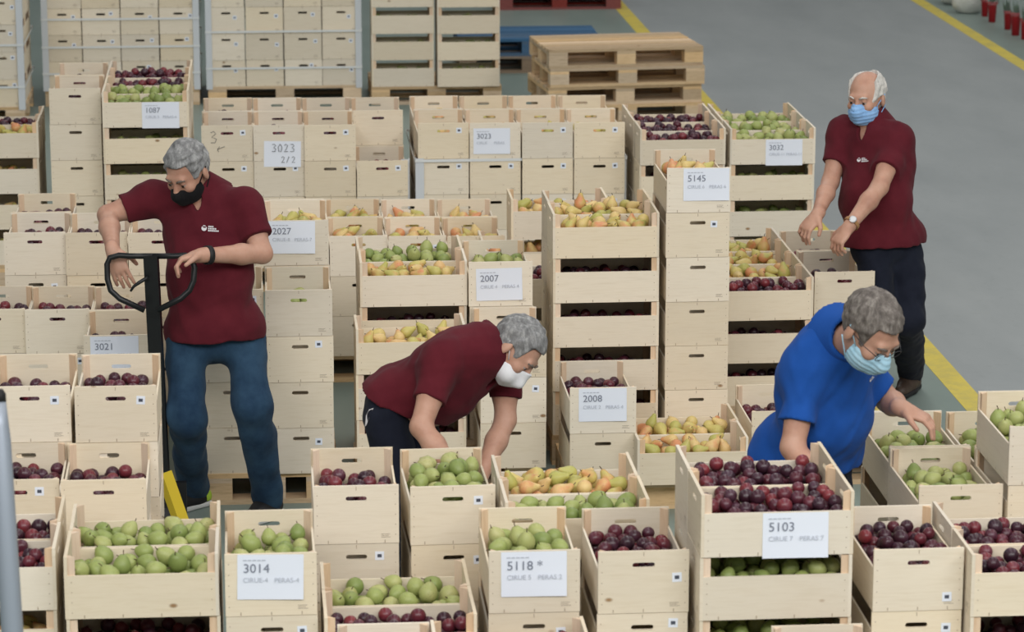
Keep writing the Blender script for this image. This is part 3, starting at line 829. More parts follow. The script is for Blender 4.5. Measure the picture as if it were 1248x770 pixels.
class SDF:
    def __init__(s): s.pr = []
    def cone(s, a, b, ra, rb, k=.02, sub=False): s.pr.append(('c', np.array(a, float), np.array(b, float), ra, rb, k, sub)); return s
    def ell(s, c, R, rad, k=.02, sub=False): s.pr.append(('e', np.array(c, float), np.array(R, float), np.array(rad, float), None, k, sub)); return s
    def chain(s, pts, rs, k=.02):
        for (a, b), (ra, rb) in zip(zip(pts, pts[1:]), zip(rs, rs[1:])): s.cone(a, b, ra, rb, k)
        return s
    def bounds(s):
        lo, hi = np.full(3, 1e9), np.full(3, -1e9)
        for p in s.pr:
            if p[6]: continue
            if p[0] == 'c':
                r = max(p[3], p[4]); l, h = np.minimum(p[1], p[2]) - r, np.maximum(p[1], p[2]) + r
            else:
                e = np.sqrt(((p[2] * p[3][:, None]) ** 2).sum(0)); l, h = p[1] - e, p[1] + e
            lo, hi = np.minimum(lo, l), np.maximum(hi, h)
        return lo, hi
    def field(s, res, pad=.03, bounds=None):
        lo, hi = bounds if bounds is not None else s.bounds(); lo = lo - pad; hi = hi + pad
        nn = np.ceil((hi - lo) / res).astype(int) + 1
        ax = [lo[i] + np.arange(nn[i]) * res for i in range(3)]
        f = np.full(nn, .2, np.float32)
        for p in s.pr:
            k = p[5]; m = max(k, .0) + 3 * res
            if p[0] == 'c': r = max(p[3], p[4]); l, h = np.minimum(p[1], p[2]) - r - m, np.maximum(p[1], p[2]) + r + m
            else: e = np.sqrt(((p[2] * p[3][:, None]) ** 2).sum(0)); l, h = p[1] - e - m, p[1] + e + m
            i0 = np.maximum(((l - lo) / res).astype(int), 0); i1 = np.minimum(((h - lo) / res).astype(int) + 2, nn)
            if (i1 <= i0).any(): continue
            sl = tuple(slice(a, b) for a, b in zip(i0, i1))
            X, Y, Zz = ax[0][sl[0]][:, None, None], ax[1][sl[1]][None, :, None], ax[2][sl[2]][None, None, :]
            if p[0] == 'c':
                a, b, ra, rb = p[1:5]; d = b - a; L2 = max(d @ d, 1e-9)
                t = np.clip(((X - a[0]) * d[0] + (Y - a[1]) * d[1] + (Zz - a[2]) * d[2]) / L2, 0, 1)
                q = np.sqrt((X - a[0] - t * d[0]) ** 2 + (Y - a[1] - t * d[1]) ** 2 + (Zz - a[2] - t * d[2]) ** 2) - (ra + (rb - ra) * t)
            else:
                c, R, rad = p[1:4]; x, y, z = X - c[0], Y - c[1], Zz - c[2]
                u = [R[i][0] * x + R[i][1] * y + R[i][2] * z for i in range(3)]
                k0 = np.sqrt(sum((u[i] / rad[i]) ** 2 for i in range(3))); k1 = np.sqrt(sum((u[i] / rad[i] ** 2) ** 2 for i in range(3)))
                q = k0 * (k0 - 1) / np.maximum(k1, 1e-6)
            g = f[sl]
            if p[6]:
                q = -q; h_ = np.maximum(k - np.abs(g - q), 0) / max(k, 1e-6); f[sl] = np.maximum(g, q) + h_ * h_ * k * .25
            else:
                h_ = np.maximum(k - np.abs(g - q), 0) / max(k, 1e-6); f[sl] = np.minimum(g, q) - h_ * h_ * k * .25
        return Field(f, ax, lo, res)
class Field:
    def __init__(s, f, ax, lo, res): s.f, s.ax, s.lo, s.res = f, ax, lo, res
    def xyz(s): return s.ax[0][:, None, None], s.ax[1][None, :, None], s.ax[2][None, None, :]
    def plane(s, p, nrm):
        """distance above the plane through p with normal nrm"""
        X, Y, Zz = s.xyz(); nrm = np.array(nrm, float) / np.linalg.norm(nrm); p = np.array(p, float)
        return ((X - p[0]) * nrm[0] + (Y - p[1]) * nrm[1] + (Zz - p[2]) * nrm[2]).astype(np.float32)
    def keep_below(s, p, nrm): s.f = np.maximum(s.f, s.plane(p, nrm)); return s
    def ball(s, c, r):
        X, Y, Zz = s.xyz(); return (np.sqrt((X - c[0]) ** 2 + (Y - c[1]) ** 2 + (Zz - c[2]) ** 2) - r).astype(np.float32)
    def ellip(s, c, R, rad):
        X, Y, Zz = s.xyz(); x, y, z = X - c[0], Y - c[1], Zz - c[2]; R = np.array(R, float)
        u = [R[i][0] * x + R[i][1] * y + R[i][2] * z for i in range(3)]
        k0 = np.sqrt(sum((u[i] / rad[i]) ** 2 for i in range(3))); return ((k0 - 1) * min(rad)).astype(np.float32)
    def wrinkle(s, amp, fr, seed=0, dirs=None):
        X, Y, Zz = s.xyz(); rs = np.random.RandomState(seed); w = 0
        for q in range(5):
            d = rs.normal(size=3) if dirs is None else np.array(dirs[q % len(dirs)], float) + rs.normal(size=3) * .25
            d /= np.linalg.norm(d); e = rs.normal(size=3); ph, ph2 = rs.uniform(0, 6, 2); k = fr * rs.uniform(.7, 1.5)
            bend = .7 * np.sin((X * e[0] + Y * e[1] + Zz * e[2]) * fr * .35 + ph2)
            w = w + np.sin((X * d[0] + Y * d[1] + Zz * d[2]) * k + ph + bend * 2) / 5 ** .5
        s.f = (s.f + amp * w).astype(np.float32); return s
    def shell(s, t): s.f = np.maximum(s.f, -(s.f + t)); return s
    def mesh(s, name, mats, origin=(0, 0, 0)):
        f = s.f; sg = f < 0; n0, n1, n2 = f.shape
        c = np.zeros((n0 - 1, n1 - 1, n2 - 1), np.int8)
        for i in (0, 1):
            for j in (0, 1):
                for k in (0, 1): c += sg[i:n0 - 1 + i, j:n1 - 1 + j, k:n2 - 1 + k]
        I = np.argwhere((c > 0) & (c < 8)); idx = np.full(c.shape, -1, np.int32); idx[tuple(I.T)] = np.arange(len(I))
        acc = np.zeros((len(I), 3)); cnt = np.zeros(len(I))
        for ax_ in range(3):
            o1, o2 = [q for q in range(3) if q != ax_]
            for a in (0, 1):
                for b_ in (0, 1):
                    off = np.zeros(3, int); off[o1] = a; off[o2] = b_; e = off.copy(); e[ax_] = 1
                    v0 = f[tuple((I + off).T)]; v1 = f[tuple((I + e).T)]; m = (v0 < 0) != (v1 < 0)
                    t = np.where(m, v0 / np.where(m, v0 - v1, 1), 0)
                    pos = np.tile(off.astype(float), (len(I), 1)); pos[:, ax_] += t
                    acc[m] += pos[m]; cnt[m] += 1
        Vv = s.lo + (I + acc / cnt[:, None]) * s.res - np.array(origin)
        quads = []
        for ax_ in range(3):
            o1, o2 = (ax_ + 1) % 3, (ax_ + 2) % 3
            A = [slice(None)] * 3; B = [slice(None)] * 3; A[ax_] = slice(0, -1); B[ax_] = slice(1, None)
            E = sg[tuple(A)] != sg[tuple(B)]; E_in = sg[tuple(A)]
            J = np.argwhere(E)
            J = J[(J[:, o1] > 0) & (J[:, o2] > 0) & (J[:, o1] < f.shape[o1] - 1) & (J[:, o2] < f.shape[o2] - 1)]
            q = []
            for (a, b_) in ((-1, -1), (0, -1), (0, 0), (-1, 0)):
                K = J.copy(); K[:, o1] += a; K[:, o2] += b_; q.append(idx[tuple(K.T)])
            q = np.stack(q, 1); flip = ~E_in[tuple(J.T)]; q[flip] = q[flip][:, ::-1]; quads.append(q)
        Q = np.concatenate(quads); Q = Q[(Q >= 0).all(1)]
        me = bpy.data.meshes.new(name); me.vertices.add(len(Vv)); me.vertices.foreach_set('co', Vv.astype(np.float32).ravel())
        me.loops.add(len(Q) * 4); me.loops.foreach_set('vertex_index', Q.astype(np.int32).ravel())
        me.polygons.add(len(Q)); me.polygons.foreach_set('loop_start', np.arange(len(Q), dtype=np.int32) * 4)
        me.polygons.foreach_set('use_smooth', np.ones(len(Q), bool))
        me.update(calc_edges=True); me.validate()
        for m in mats: me.materials.append(m)
        return me

def unit(v): v = np.array(v, float); return v / np.linalg.norm(v)
def A3(v): return np.array(tuple(v), float)
def hand(S, W, d, nrm, thumb, curl=.5, spread=1.0, sc_=1.0, k=.008):
    """palm, four bent fingers and a thumb; d = where the fingers point, nrm = out of the palm, thumb = side of the thumb"""
    d, nrm, t = unit(d), unit(nrm), unit(thumb); t = unit(t - d * (t @ d)); nrm = np.cross(d, t) * (1 if np.cross(d, t) @ nrm > 0 else -1)
    W = np.array(W, float); R = np.array([d, t, nrm])
    S.cone(W - d * .02, W + d * .03, .027, .026, .02)
    S.ell(W + d * .05 * sc_, R, np.array([.052, .043, .019]) * sc_, .015)
    for off, L, c2 in ((.031, .072, 1.0), (.0105, .082, 1.05), (-.0105, .076, 1.1), (-.031, .058, 1.2)):
        b0 = W + d * .088 * sc_ + t * off * sc_; a1 = curl * c2 * .8; a2 = curl * c2 * 1.7
        d1 = d * math.cos(a1) + nrm * math.sin(a1) + t * off * spread * 3; d1 = unit(d1)
        d2 = d * math.cos(a2) + nrm * math.sin(a2) + t * off * spread * 3; d2 = unit(d2)
        p1 = b0 + d1 * L * .5 * sc_; p2 = p1 + d2 * L * .5 * sc_
        S.cone(b0 - d * .018, b0, .010 * sc_, .0098 * sc_, k); S.cone(b0, p1, .0098 * sc_, .0088 * sc_, .004); S.cone(p1, p2, .0088 * sc_, .0074 * sc_, .003)
    b0 = W + d * .022 + t * .03; p1 = b0 + unit(d * .65 + t * .75 + nrm * .25) * .045; p2 = p1 + unit(d * .9 + t * .25 + nrm * .45) * .035
    S.cone(W + d * .02 + t * .012, b0, .018, .0155, .012); S.cone(b0, p1, .0145, .0115, .008); S.cone(p1, p2, .0112, .0088, .003)

def person(name_label, J, shirt_m, trouser_m, hair_m, mask, hair='full', belly=.03, res=.0052, girth=1.0, logo=None, pocket=None, sleeve=.62, headscale=1.04, collar_m=None, hemdrop=.05, seed=1, hidefeet=False):
    """J: joints in metres. H head centre, f face direction, u head up; N neck base; SL/SR shoulders; EL/ER elbows; WL/WR wrists; hand dirs; C chest, Pv pelvis; HL/HR hips; KL/KR knees; AL/AR ankles; TL/TR toe directions"""
    J = {k: A3(v) for k, v in J.items()}
    H, f, u = J['H'], unit(J['f']), unit(J['u']); r = unit(np.cross(f, u)); u = np.cross(r, f); RH = np.array([r, f, u])
    hs = headscale; hp = lambda a, b, c: H + (r * a + f * b + u * c) * hs
    Nk = J['N']; C, Pv = J['C'], J['Pv']
    rs_ = unit(J['SR'] - J['SL']); up_ = unit(C - Pv); ff = unit(np.cross(up_, rs_)) ; rs_ = unit(np.cross(ff, up_))
    RT = np.array([rs_, ff, up_])
    rh_ = unit(J['HR'] - J['HL']); fh = unit(np.cross(np.array([0, 0, 1.]), rh_)); RP = np.array([rh_, fh, [0, 0, 1.]])
    if up_[2] < .75: fh = unit(np.cross(unit(up_ + np.array([0, 0, .6])), rh_)); RP = np.array([rh_, fh, np.cross(rh_, fh)])
    Mid = (C + Pv) / 2
    g = girth
    def torso(S, o=0.0, k=.07, pel=None):
        S.ell(C, RT, np.array([.172 * g + o, .118 * g + o, .17 + o]), k)
        S.ell(Mid + ff * belly, RT, np.array([.160 * g + o, .128 * g + o, .19 + o]), k)
        op = o if pel is None else pel; S.ell(Pv, RP, np.array([.168 * g + op, .125 * g + op, .14 + op]), k)
        top = C + up_ * .12
        for s_ in ('SL', 'SR'): S.cone(top, J[s_], .075 + o, .060 + o, .06)
        S.cone(top + up_ * .0, Nk, .085 + o, .060 + o * .6, .06)
    def sleeve_cones(S, o):
        for a, b_ in (('SL', 'EL'), ('SR', 'ER')): S.cone(J[a], J[a] + (J[b_] - J[a]) * (sleeve + .1), .062 + o, .056 + o, .05)
    # --- body
    S = SDF(); torso(S, -.012, pel=-.03)
    S.cone(Nk - up_ * .02, hp(0, -.012, -.075), .060, .056, .03)
    S.ell(hp(0, -.010, .018), RH, np.array((.076, .097, .094)) * hs, .02); S.ell(hp(0, .028, -.040), RH, np.array((.062, .070, .082)) * hs, .03)
    S.ell(hp(0, .050, -.098), RH, np.array((.040, .040, .028)) * hs, .03)
    S.cone(hp(-.034, .083, .020), hp(.034, .083, .020), .013, .013, .015)
    S.cone(hp(0, .095, .004), hp(0, .116, -.038), .009, .0145, .012); S.cone(hp(-.012, .102, -.043), hp(.012, .102, -.043), .009, .009, .008)
    S.cone(hp(-.022, .088, -.072), hp(.022, .088, -.072), .010, .010, .008); S.cone(hp(-.02, .088, -.082), hp(.02, .088, -.082), .008, .008, .004)
    for s_ in (-1, 1):
        S.ell(hp(s_ * .040, .070, -.030), RH, np.array((.024, .024, .022)) * hs, .015)
        S.ell(hp(s_ * .080, -.008, -.016), np.array([unit(r * s_ + f * -.45), unit(f + r * s_ * .45), u]), np.array((.011, .021, .034)) * hs, .006)
        S.ell(hp(s_ * .032, .102, -.004), RH, np.array((.017, .014, .010)) * hs, .010, True)
        S.ell(hp(s_ * .032, .0865, .003), RH, np.array((.0125, .0115, .0075)) * hs, .004); S.ell(hp(s_ * .032, .0855, -.0115), RH, np.array((.0125, .0105, .0055)) * hs, .004)
    for a, e, w, d, nr, th, cu in (('SL', 'EL', 'WL', 'DL', 'NL', 'TLh', 'CLc'), ('SR', 'ER', 'WR', 'DR', 'NR', 'TRh', 'CRc')):
        S.chain([J[a], (J[a] + J[e]) / 2, J[e], J[e] * .65 + J[w] * .35, J[w]], [.055, .051, .041, .043, .028], .02)
        hand(S, J[w], J[d], J[nr], J[th], float(J[cu][0]))
    for h, k_, a in (('HL', 'KL', 'AL'), ('HR', 'KR', 'AR')):
        S.chain([J[h], J[k_], J[k_] * .65 + J[a] * .35, J[a]], [.072, .056, .055, .040], .03)
    base = np.array([Pv[0], Pv[1], 0.0]); base[2] = min(J['AL'][2], J['AR'][2]) - .075
    body = link('person', S.field(res).mesh('person', [SKIN], base), None, tuple(base))
    tag(body, name_label, 'person')
    def child(nm, me, lab=None):
        o = link(nm, me, body)
        if lab: o['label'] = lab
        return o
    # --- shirt
    S = SDF(); torso(S, .012); S.ell(Pv - np.array([0, 0, .03]), RP, np.array([.172 * g, .133 * g, .15]) + .014, .05)
    SA = SDF(); torso(SA, .02); sleeve_cones(SA, .01); bb = SA.bounds()
    F = S.field(.0062, .05, bb)
    hemp = Pv - up_ * hemdrop
    hn = unit(-np.array([0, 0, 1.]) * .55 - up_ * .45)
    F.keep_below(hemp, hn)
    for a, e in (('SL', 'EL'), ('SR', 'ER')):
        d = unit(J[e] - J[a]); p = J[a] + (J[e] - J[a]) * sleeve
        S = SDF(); S.cone(J[a] - d * .02, p + d * .05, .066, .066, .05); G = S.field(.0062, .05, bb); G.keep_below(p, d)
        k_ = .045; h_ = np.maximum(k_ - np.abs(F.f - G.f), 0) / k_; F.f = (np.minimum(F.f, G.f) - h_ * h_ * k_ * .25).astype(np.float32)
        F.keep_sleeve = True
    F.wrinkle(.0042, 24, seed); F.wrinkle(.0022, 60, seed + 9)
    F.f = np.maximum(F.f, -F.ellip(Nk + ff * .02 + up_ * .03, RT, (.060, .064, .075)))
    F.f = np.maximum(F.f, -F.ellip(Nk + ff * .105 - up_ * .015, RT, (.022, .06, .055)))
    F.shell(.013)
    sm = F.mesh('shirt', [shirt_m], base); shirt = child('shirt', sm)
    # collar
    nd = unit(hp(0, -.012, -.075) - Nk)
    S = SDF(); S.cone(Nk - nd * .04, Nk + nd * .08, .122, .112, .01); F = S.field(.0055, .02)
    X, Y, Zz = F.xyz()
    t = (X - Nk[0]) * nd[0] + (Y - Nk[1]) * nd[1] + (Zz - Nk[2]) * nd[2]
    rad = np.sqrt(np.maximum((X - Nk[0]) ** 2 + (Y - Nk[1]) ** 2 + (Zz - Nk[2]) ** 2 - t ** 2, 0))
    F.f = np.maximum(np.abs(rad - np.clip(.104 - .44 * t, .069, .13)) - .007, np.maximum(t - .078, -.030 - t)).astype(np.float32)
    F.f = np.maximum(F.f, -F.ellip(Nk + ff * .10 + nd * .015, np.array([rs_, ff, up_]), (.030, .07, .12)))
    child('collar', F.mesh('collar', [collar_m or shirt_m], base))
    # --- trousers
    S = SDF(); S.ell(Pv + np.array([0, 0, -.03]), RP, np.array([.158 * g, .117 * g, .13]), .05)
    for h, k_, a in (('HL', 'KL', 'AL'), ('HR', 'KR', 'AR')):
        S.chain([J[h], J[k_], J[a] + np.array([0, 0, .02])], [.091, .078, .068], .04)
    F = S.field(.0065, .03); F.wrinkle(.0045, 30, seed + 3); F.wrinkle(.002, 75, seed + 4)
    F.keep_below((0, 0, min(J['AL'][2], J['AR'][2]) - .045), (0, 0, -1)); F.keep_below(Pv + up_ * .13, up_)
    tr = child('trousers', F.mesh('trousers', [trouser_m], base))
    # --- hair
    S = SDF(); S.ell(hp(0, -.012, .022), RH, np.array((.086, .107, .103)) * hs, .0)
    F = S.field(.0045, .02); F.wrinkle(.0035, 130, seed + 5)
    front, top, low_, = F.plane(hp(0, .058, 0), f), F.plane(hp(0, 0, .072), -u), F.plane(hp(0, 0, -.060), -u)
    if hair == 'bald':
        F.f = np.maximum(F.f, F.plane(hp(0, .058, .0), unit(f * .9 + u * .45))); F.f = np.maximum(F.f, -F.ellip(hp(0, .045, .115), RH, np.array((.066, .12, .07)) * hs))
        F.f = np.maximum(F.f, low_)
    else:
        F.f = np.maximum(F.f, np.minimum(F.plane(hp(0, .050, 0), f), top)); F.f = np.maximum(F.f, F.plane(hp(0, .04, -.05), unit(-u + f * .75)))
    for s_ in (-1, 1): F.f = np.maximum(F.f, -F.ellip(hp(s_ * .088, .012, -.03), RH, np.array((.03, .032, .042)) * hs))
    child('hair', F.mesh('hair', [hair_m], base))
    # --- eyes and brows
    for s_ in (-1, 1):
        b = MB(); c0 = hp(s_ * .032, .0860, -.005) - base
        M = Matrix.Translation(Vector(c0)) @ Matrix([(*[r[i], f[i], u[i]],) for i in range(3)]).to_4x4()
        b.lathe([(0, -.0105)] + [(.0105 * math.cos(t), .0105 * math.sin(t)) for t in np.linspace(-1.2, 1.2, 7)] + [(0, .0105)], 10, 0, M)
        b.box((-.005, .0085, -.0055), (.005, .0112, .0045), 1, M)
        child('eye', b.mesh('eye', [EYEW, EYED]))
        b = MB(); b.tube([hp(s_ * x, y, z) - base for x, y, z in ((.014, .1005, .017), (.03, .0985, .024), (.048, .086, .019))], [.004, .0048, .003], 6)
        child('eyebrow', b.mesh('eyebrow', [BROW if hair_m != H_WHITE else H_WHITE]))
    # --- mask
    mk, mm = mask
    S = SDF()
    if mk == 'fold':
        S.ell(hp(0, .040, -.066), RH, np.array((.071, .070, .066)) * hs, .02); S.cone(hp(0, .098, -.014), hp(0, .124, -.062), .028, .012, .03); S.cone(hp(0, .122, -.062), hp(0, .075, -.112), .012, .02, .03)
        S.cone(hp(-.035, .075, -.075), hp(.035, .075, -.075), .03, .03, .03)
    else:
        S.ell(hp(0, .036, -.064), RH, np.array((.073, .078, .070)) * hs, .02); S.cone(hp(0, .094, -.018), hp(0, .112, -.046), .028, .025, .02); S.cone(hp(0, .112, -.046), hp(0, .100, -.085), .025, .022, .02)
    F = S.field(.0045, .02)
    if mk == 'surgical': 
        tt = F.plane(hp(0, 0, 0), u); F.f = F.f + (.0016 * np.sin(tt * 330)).astype(np.float32)
    F.keep_below(hp(0, .09, -.010 if mk == 'surgical' else (-.028 if mk == 'black' else -.020)), unit(u * 1 - f * (.12 if mk != 'fold' else .55))); F.keep_below(hp(0, .04, -.118), unit(-u * 1 - f * .35)); F.keep_below(hp(0, .022 if mk != 'fold' else .012, -.06), -f)
    F.shell(.008)
    mo = child('face_mask', F.mesh('face_mask', [mm], base))
    for s_ in (-1, 1):
        b = MB()
        for z0, z1 in ((-.034, .012), (-.098, -.040)):
            b.tube([hp(s_ * .070, .036, z0) - base, hp(s_ * .079, .010, (z0 + z1) / 2) - base, hp(s_ * .088, -.018, z1) - base], .0022 if mk != 'black' else .0025, 6)
        link('ear_loop', b.mesh('ear_loop', [mm]), mo)
    # --- logo on the wearer's left breast, and other small prints
    def decal(me, px, py, polys, ang=0.0, sc_=1.0):
        """flat marks laid on a garment where the line of sight to (px, py) meets it"""
        bv = BVHTree.FromPolygons([tuple(v.co) for v in me.vertices], [tuple(p.vertices) for p in me.polygons])
        o_ = CAM - Vector(base); h = bv.ray_cast(o_, ray(px, py).normalized())
        b = MB()
        if h[0] is None: return b
        n_ = h[1].copy()
        if n_.dot(FWD) > 0: n_ = -n_
        lr = (RGT - n_ * RGT.dot(n_)).normalized(); lu = n_.cross(lr)
        if lu.dot(UPV) < 0: lu = -lu
        ca, sa = math.cos(ang), math.sin(ang)
        for poly in polys:
            out = []
            for x, z in poly:
                x, z = x * sc_, z * sc_
                p = h[0] + lr * (x * ca - z * sa) + lu * (x * sa + z * ca) + n_ * .05; k = bv.ray_cast(p, -n_, .1)
                out.append((k[0] if k[0] is not None else p - n_ * .05) + n_ * .003)
            b.quad(out)
        return b
    LOGO = [[(.013 * math.cos(t), .013 * math.sin(t)) for t in np.linspace(math.pi * .80, math.pi * 2.2, 12)] + [(.006, .001), (-.004, .002)],
            [(.011 * math.cos(t), .0005 + .013 * math.sin(t)) for t in np.linspace(.25, math.pi - .25, 8)] + [(-.008, .0095), (0, .0085), (.008, .0095)]]
    for i, (L, parts_) in enumerate(((.026, 4), (.040, 5), (.052, 7))):
        z = .0085 - i * .0095; w = L / parts_
        for q in range(parts_): LOGO.append([(.019 + q * w, z - .0034), (.019 + q * w + w * .78, z - .0034), (.019 + q * w + w * .78, z + .0034), (.019 + q * w, z + .0034)])
    if logo:
        b = decal(sm, logo[0], logo[1], LOGO, logo[2], logo[3])
        if b.v: link('shirt_logo', b.mesh('shirt_logo', [WHITEP]), shirt)['label'] = 'small white emblem with lettering'
    if pocket:
        b = decal(tr.data, pocket[0], pocket[1], [[(-.022, -.04), (-.006, -.034), (.012, -.006), (.024, .036), (.006, .030), (-.012, .004)]])
        if b.v: link('pocket_flash', b.mesh('pocket_flash', [WHITEP]), tr)['label'] = 'white reflective flash'
    J['base'] = base; J['r'], J['ff'], J['rsv'], J['upv'] = r, ff, rs_, up_
    return body, J, child, hp
def shoe(child, A, toe, base, m, sole_m, nm='shoe', patch=None, boot=False):
    A = A3(A); d = unit(np.array([toe[0], toe[1], 0])); g0 = A[2] - .075; z = np.array([0, 0, 1.])
    S = SDF(); gr_ = A * np.array([1, 1, 0]) + z * g0
    S.cone(gr_ + z * .045 - d * .045, gr_ + z * .045 + d * .06, .042, .046, .02); S.cone(gr_ + z * .035 + d * .06, gr_ + z * .028 + d * .165, .045, .036, .02)
    S.cone(gr_ + z * .05, A + z * (.07 if boot else .02), .050, .050 if boot else .044, .03)
    F = S.field(.0055, .02); F.wrinkle(.001, 90, 2); F.keep_below(gr_ + z * .022, -z)
    o = child(nm, F.mesh(nm, [m], base))
    S = SDF(); S.cone(gr_ + z * .014 - d * .045, gr_ + z * .014 + d * .06, .047, .050, .02); S.cone(gr_ + z * .014 + d * .06, gr_ + z * .014 + d * .165, .050, .040, .02)
    F = S.field(.0055, .02); F.keep_below(gr_ + z * .0235, z); F.keep_below(gr_ + z * .001, -z)
    link('sole', F.mesh('sole', [sole_m], base), o)
    if patch is not None:
        S = SDF(); S.cone(gr_ + z * .045 - d * .047, gr_ + z * .045 + d * .015, .0445, .0465, .02); F = S.field(.0055, .02); F.keep_below(gr_ + z * .026, -z); F.keep_below(gr_ + d * .0, d * 1 + z * .6)
        link('side_patch', F.mesh('side_patch', [patch], base), o)
    return o
def band(child, nm, a, b_, t, r, w, m, base, dial=None, side=None):
    a, b_ = A3(a), A3(b_); d = unit(b_ - a); c = a + (b_ - a) * t; e1 = unit(np.cross(d, [0.3, .2, 1])); e2 = np.cross(d, e1)
    mb = MB(); nn = 18; rings = []
    for k, (dr, dz) in enumerate(((0, -w / 2), (.003, -w / 2), (.003, w / 2), (0, w / 2))):
        rings.append(len(mb.v))
        for j in range(nn):
            th = 2 * math.pi * j / nn; mb.v.append(Vector(c - base + d * dz + (e1 * math.cos(th) + e2 * math.sin(th)) * (r + dr)))
    for k in range(4):
        A_, B_ = rings[k], rings[(k + 1) % 4]
        for j in range(nn): mb.f.append((A_ + j, A_ + (j + 1) % nn, B_ + (j + 1) % nn, B_ + j)); mb.m.append(0); mb.sm.append(True)
    o = child(nm, mb.mesh(nm, [m]))
    if dial is not None:
        s_ = unit(A3(side) - d * (A3(side) @ d)); M = Matrix.Translation(Vector(c - base + s_ * (r + .002))) @ Vector(s_).to_track_quat('Z', 'Y').to_matrix().to_4x4()
        mb = MB(); mb.lathe([(0, 0), (.018, 0), (.018, .007), (.016, .008), (0, .008)], 16, 0, M, False); mb.lathe([(0, .0083), (.014, .0083)], 16, 1, M, False)
        link('watch_face', mb.mesh('watch_face', [STEEL, dial]), o)
    return o
Zv = Vector((0, 0, 1))
# ---- man 1: at the pallet jack
z1 = 13.42
f1 = Vector((-.50, -.72, -.58))
J1 = dict(H=P(228, 206, z1 - .12), f=f1, u=Vector((-.30, -.45, .80)), N=P(250, 238, z1 - .02),
          C=P(256, 283, z1), Pv=P(262, 398, z1),
          SR=P(183, 243, z1 + .06), ER=P(131, 262, z1 + .02), WR=P(138, 306, z1 - .26), SL=P(300, 254, z1 - .08), EL=P(320, 309, z1 - .14), WL=P(246, 311, z1 - .32),
          DR=(.30, -.25, -.95), NR=(.35, .9, .0), TRh=(.95, -.2, .2), CRc=(.28, 0, 0), DL=(-.95, -.15, -.15), NL=(0.05, .1, -1), TLh=(-.3, -.8, .1), CLc=(.9, 0, 0),
          HR=P(226, 408, z1 - .02), KR=P(228, 508, z1 - .06), AR=Vector((0, 0, 0)), HL=P(297, 408, z1 + .02), KL=P(308, 495, z1 - .05), AL=Vector((0, 0, 0)))
a = at(236, 620, 0.0); J1['AR'] = Vector((a.x, a.y + .03, .075)); a = at(327, 634, 0); J1['AL'] = Vector((a.x, a.y + .05, .075))
body1, J1, ch1, hp1 = person('grey-haired man in burgundy polo and jeans gripping the pallet jack handle', J1, C_BURG, C_DENIM, H_GREY, ('black', C_MASKK), belly=.03, girth=1.14, logo=(249, 278, -.06, .92), seed=3)
shoe(ch1, J1['AR'], (-.80, -.6), J1['base'], BLACK, WHITE_R, 'shoe', NEON); shoe(ch1, J1['AL'], (-.55, -.83), J1['base'], BLACK, WHITE_R, 'shoe', None)
band(ch1, 'wristband', J1['EL'], J1['WL'], .90, .0375, .024, BLACK, J1['base'])
# ---- man 2: stooping
z2 = 12.25
J2 = dict(H=P(630, 423, z2 - .06), f=Vector((.46, -.42, -.80)), u=Vector((.80, -.18, .55)), N=P(592, 428, z2 - .02), C=P(556, 446, z2 - .02), Pv=P(484, 490, z2 + .06),
          SR=P(538, 440, z2 - .20), ER=P(513, 520, z2 - .28), WR=P(560, 585, z2 - .34), SL=P(615, 446, z2 + .13), EL=P(616, 512, z2 + .10), WL=P(584, 585, z2 - .02),
          DR=(.25, -.3, -.9), NR=(.5, .6, 0), TRh=(.6, -.5, .2), CRc=(.5, 0, 0), DL=(-.2, -.3, -.9), NL=(-.5, .6, 0), TLh=(-.6, -.5, .2), CLc=(.5, 0, 0),
          HR=P(472, 508, z2 - .05), KR=P(488, 622, z2 - .08), HL=P(500, 500, z2 + .13), KL=P(530, 615, z2 + .10), AR=Vector((0, 0, 0)), AL=Vector((0, 0, 0)))
a = P(478, 720, z2); J2['AR'] = Vector((a.x - .02, a.y - .06, .075)); J2['AL'] = Vector((a.x + .12, a.y + .14, .075))
body2, J2, ch2, hp2 = person('stooping grey-haired man in burgundy polo reaching down over the crates', J2, C_BURG, C_NAVY, H_GREY, ('fold', C_MASKW), belly=.04, girth=1.08, logo=(594, 487, .25, .8), pocket=(448, 508), seed=11, hemdrop=-.03, sleeve=.60)
shoe(ch2, J2['AR'], (.9, -.3), J2['base'], BLACK, BLACK); shoe(ch2, J2['AL'], (.9, -.3), J2['base'], BLACK, BLACK)
# ---- man 3: blue polo
z3 = 11.15
J3 = dict(H=P(1062, 399, z3 - .42), f=Vector((.42, -.62, -.72)), u=Vector((.42, -.62, .72)), N=P(1026, 411, z3 - .22), C=P(1005, 455, z3 - .10), Pv=P(980, 548, z3 + .1),
          SR=P(985, 442, z3 - .22), ER=P(966, 545, z3 - .26), WR=P(1000, 598, z3 - .34), SL=P(1050, 445, z3 + .06), EL=P(1082, 488, z3 + .10), WL=P(1100, 498, z3 - .05),
          DR=(.35, -.5, -.75), NR=(.5, .6, 0), TRh=(.6, -.3, .2), CRc=(.5, 0, 0), DL=(.85, -.35, -.32), NL=(0, -.3, -.95), TLh=(-.2, -.9, -.1), CLc=(.6, 0, 0),
          HR=P(948, 560, z3 + .05), KR=P(955, 690, z3 - .02), HL=P(1008, 560, z3 + .12), KL=P(1015, 690, z3 + .08), AR=Vector((0, 0, 0)), AL=Vector((0, 0, 0)))
a = P(960, 820, z3 + .05); J3['AR'] = Vector((a.x - .03, a.y, .075)); J3['AL'] = Vector((a.x + .19, a.y + .05, .075))
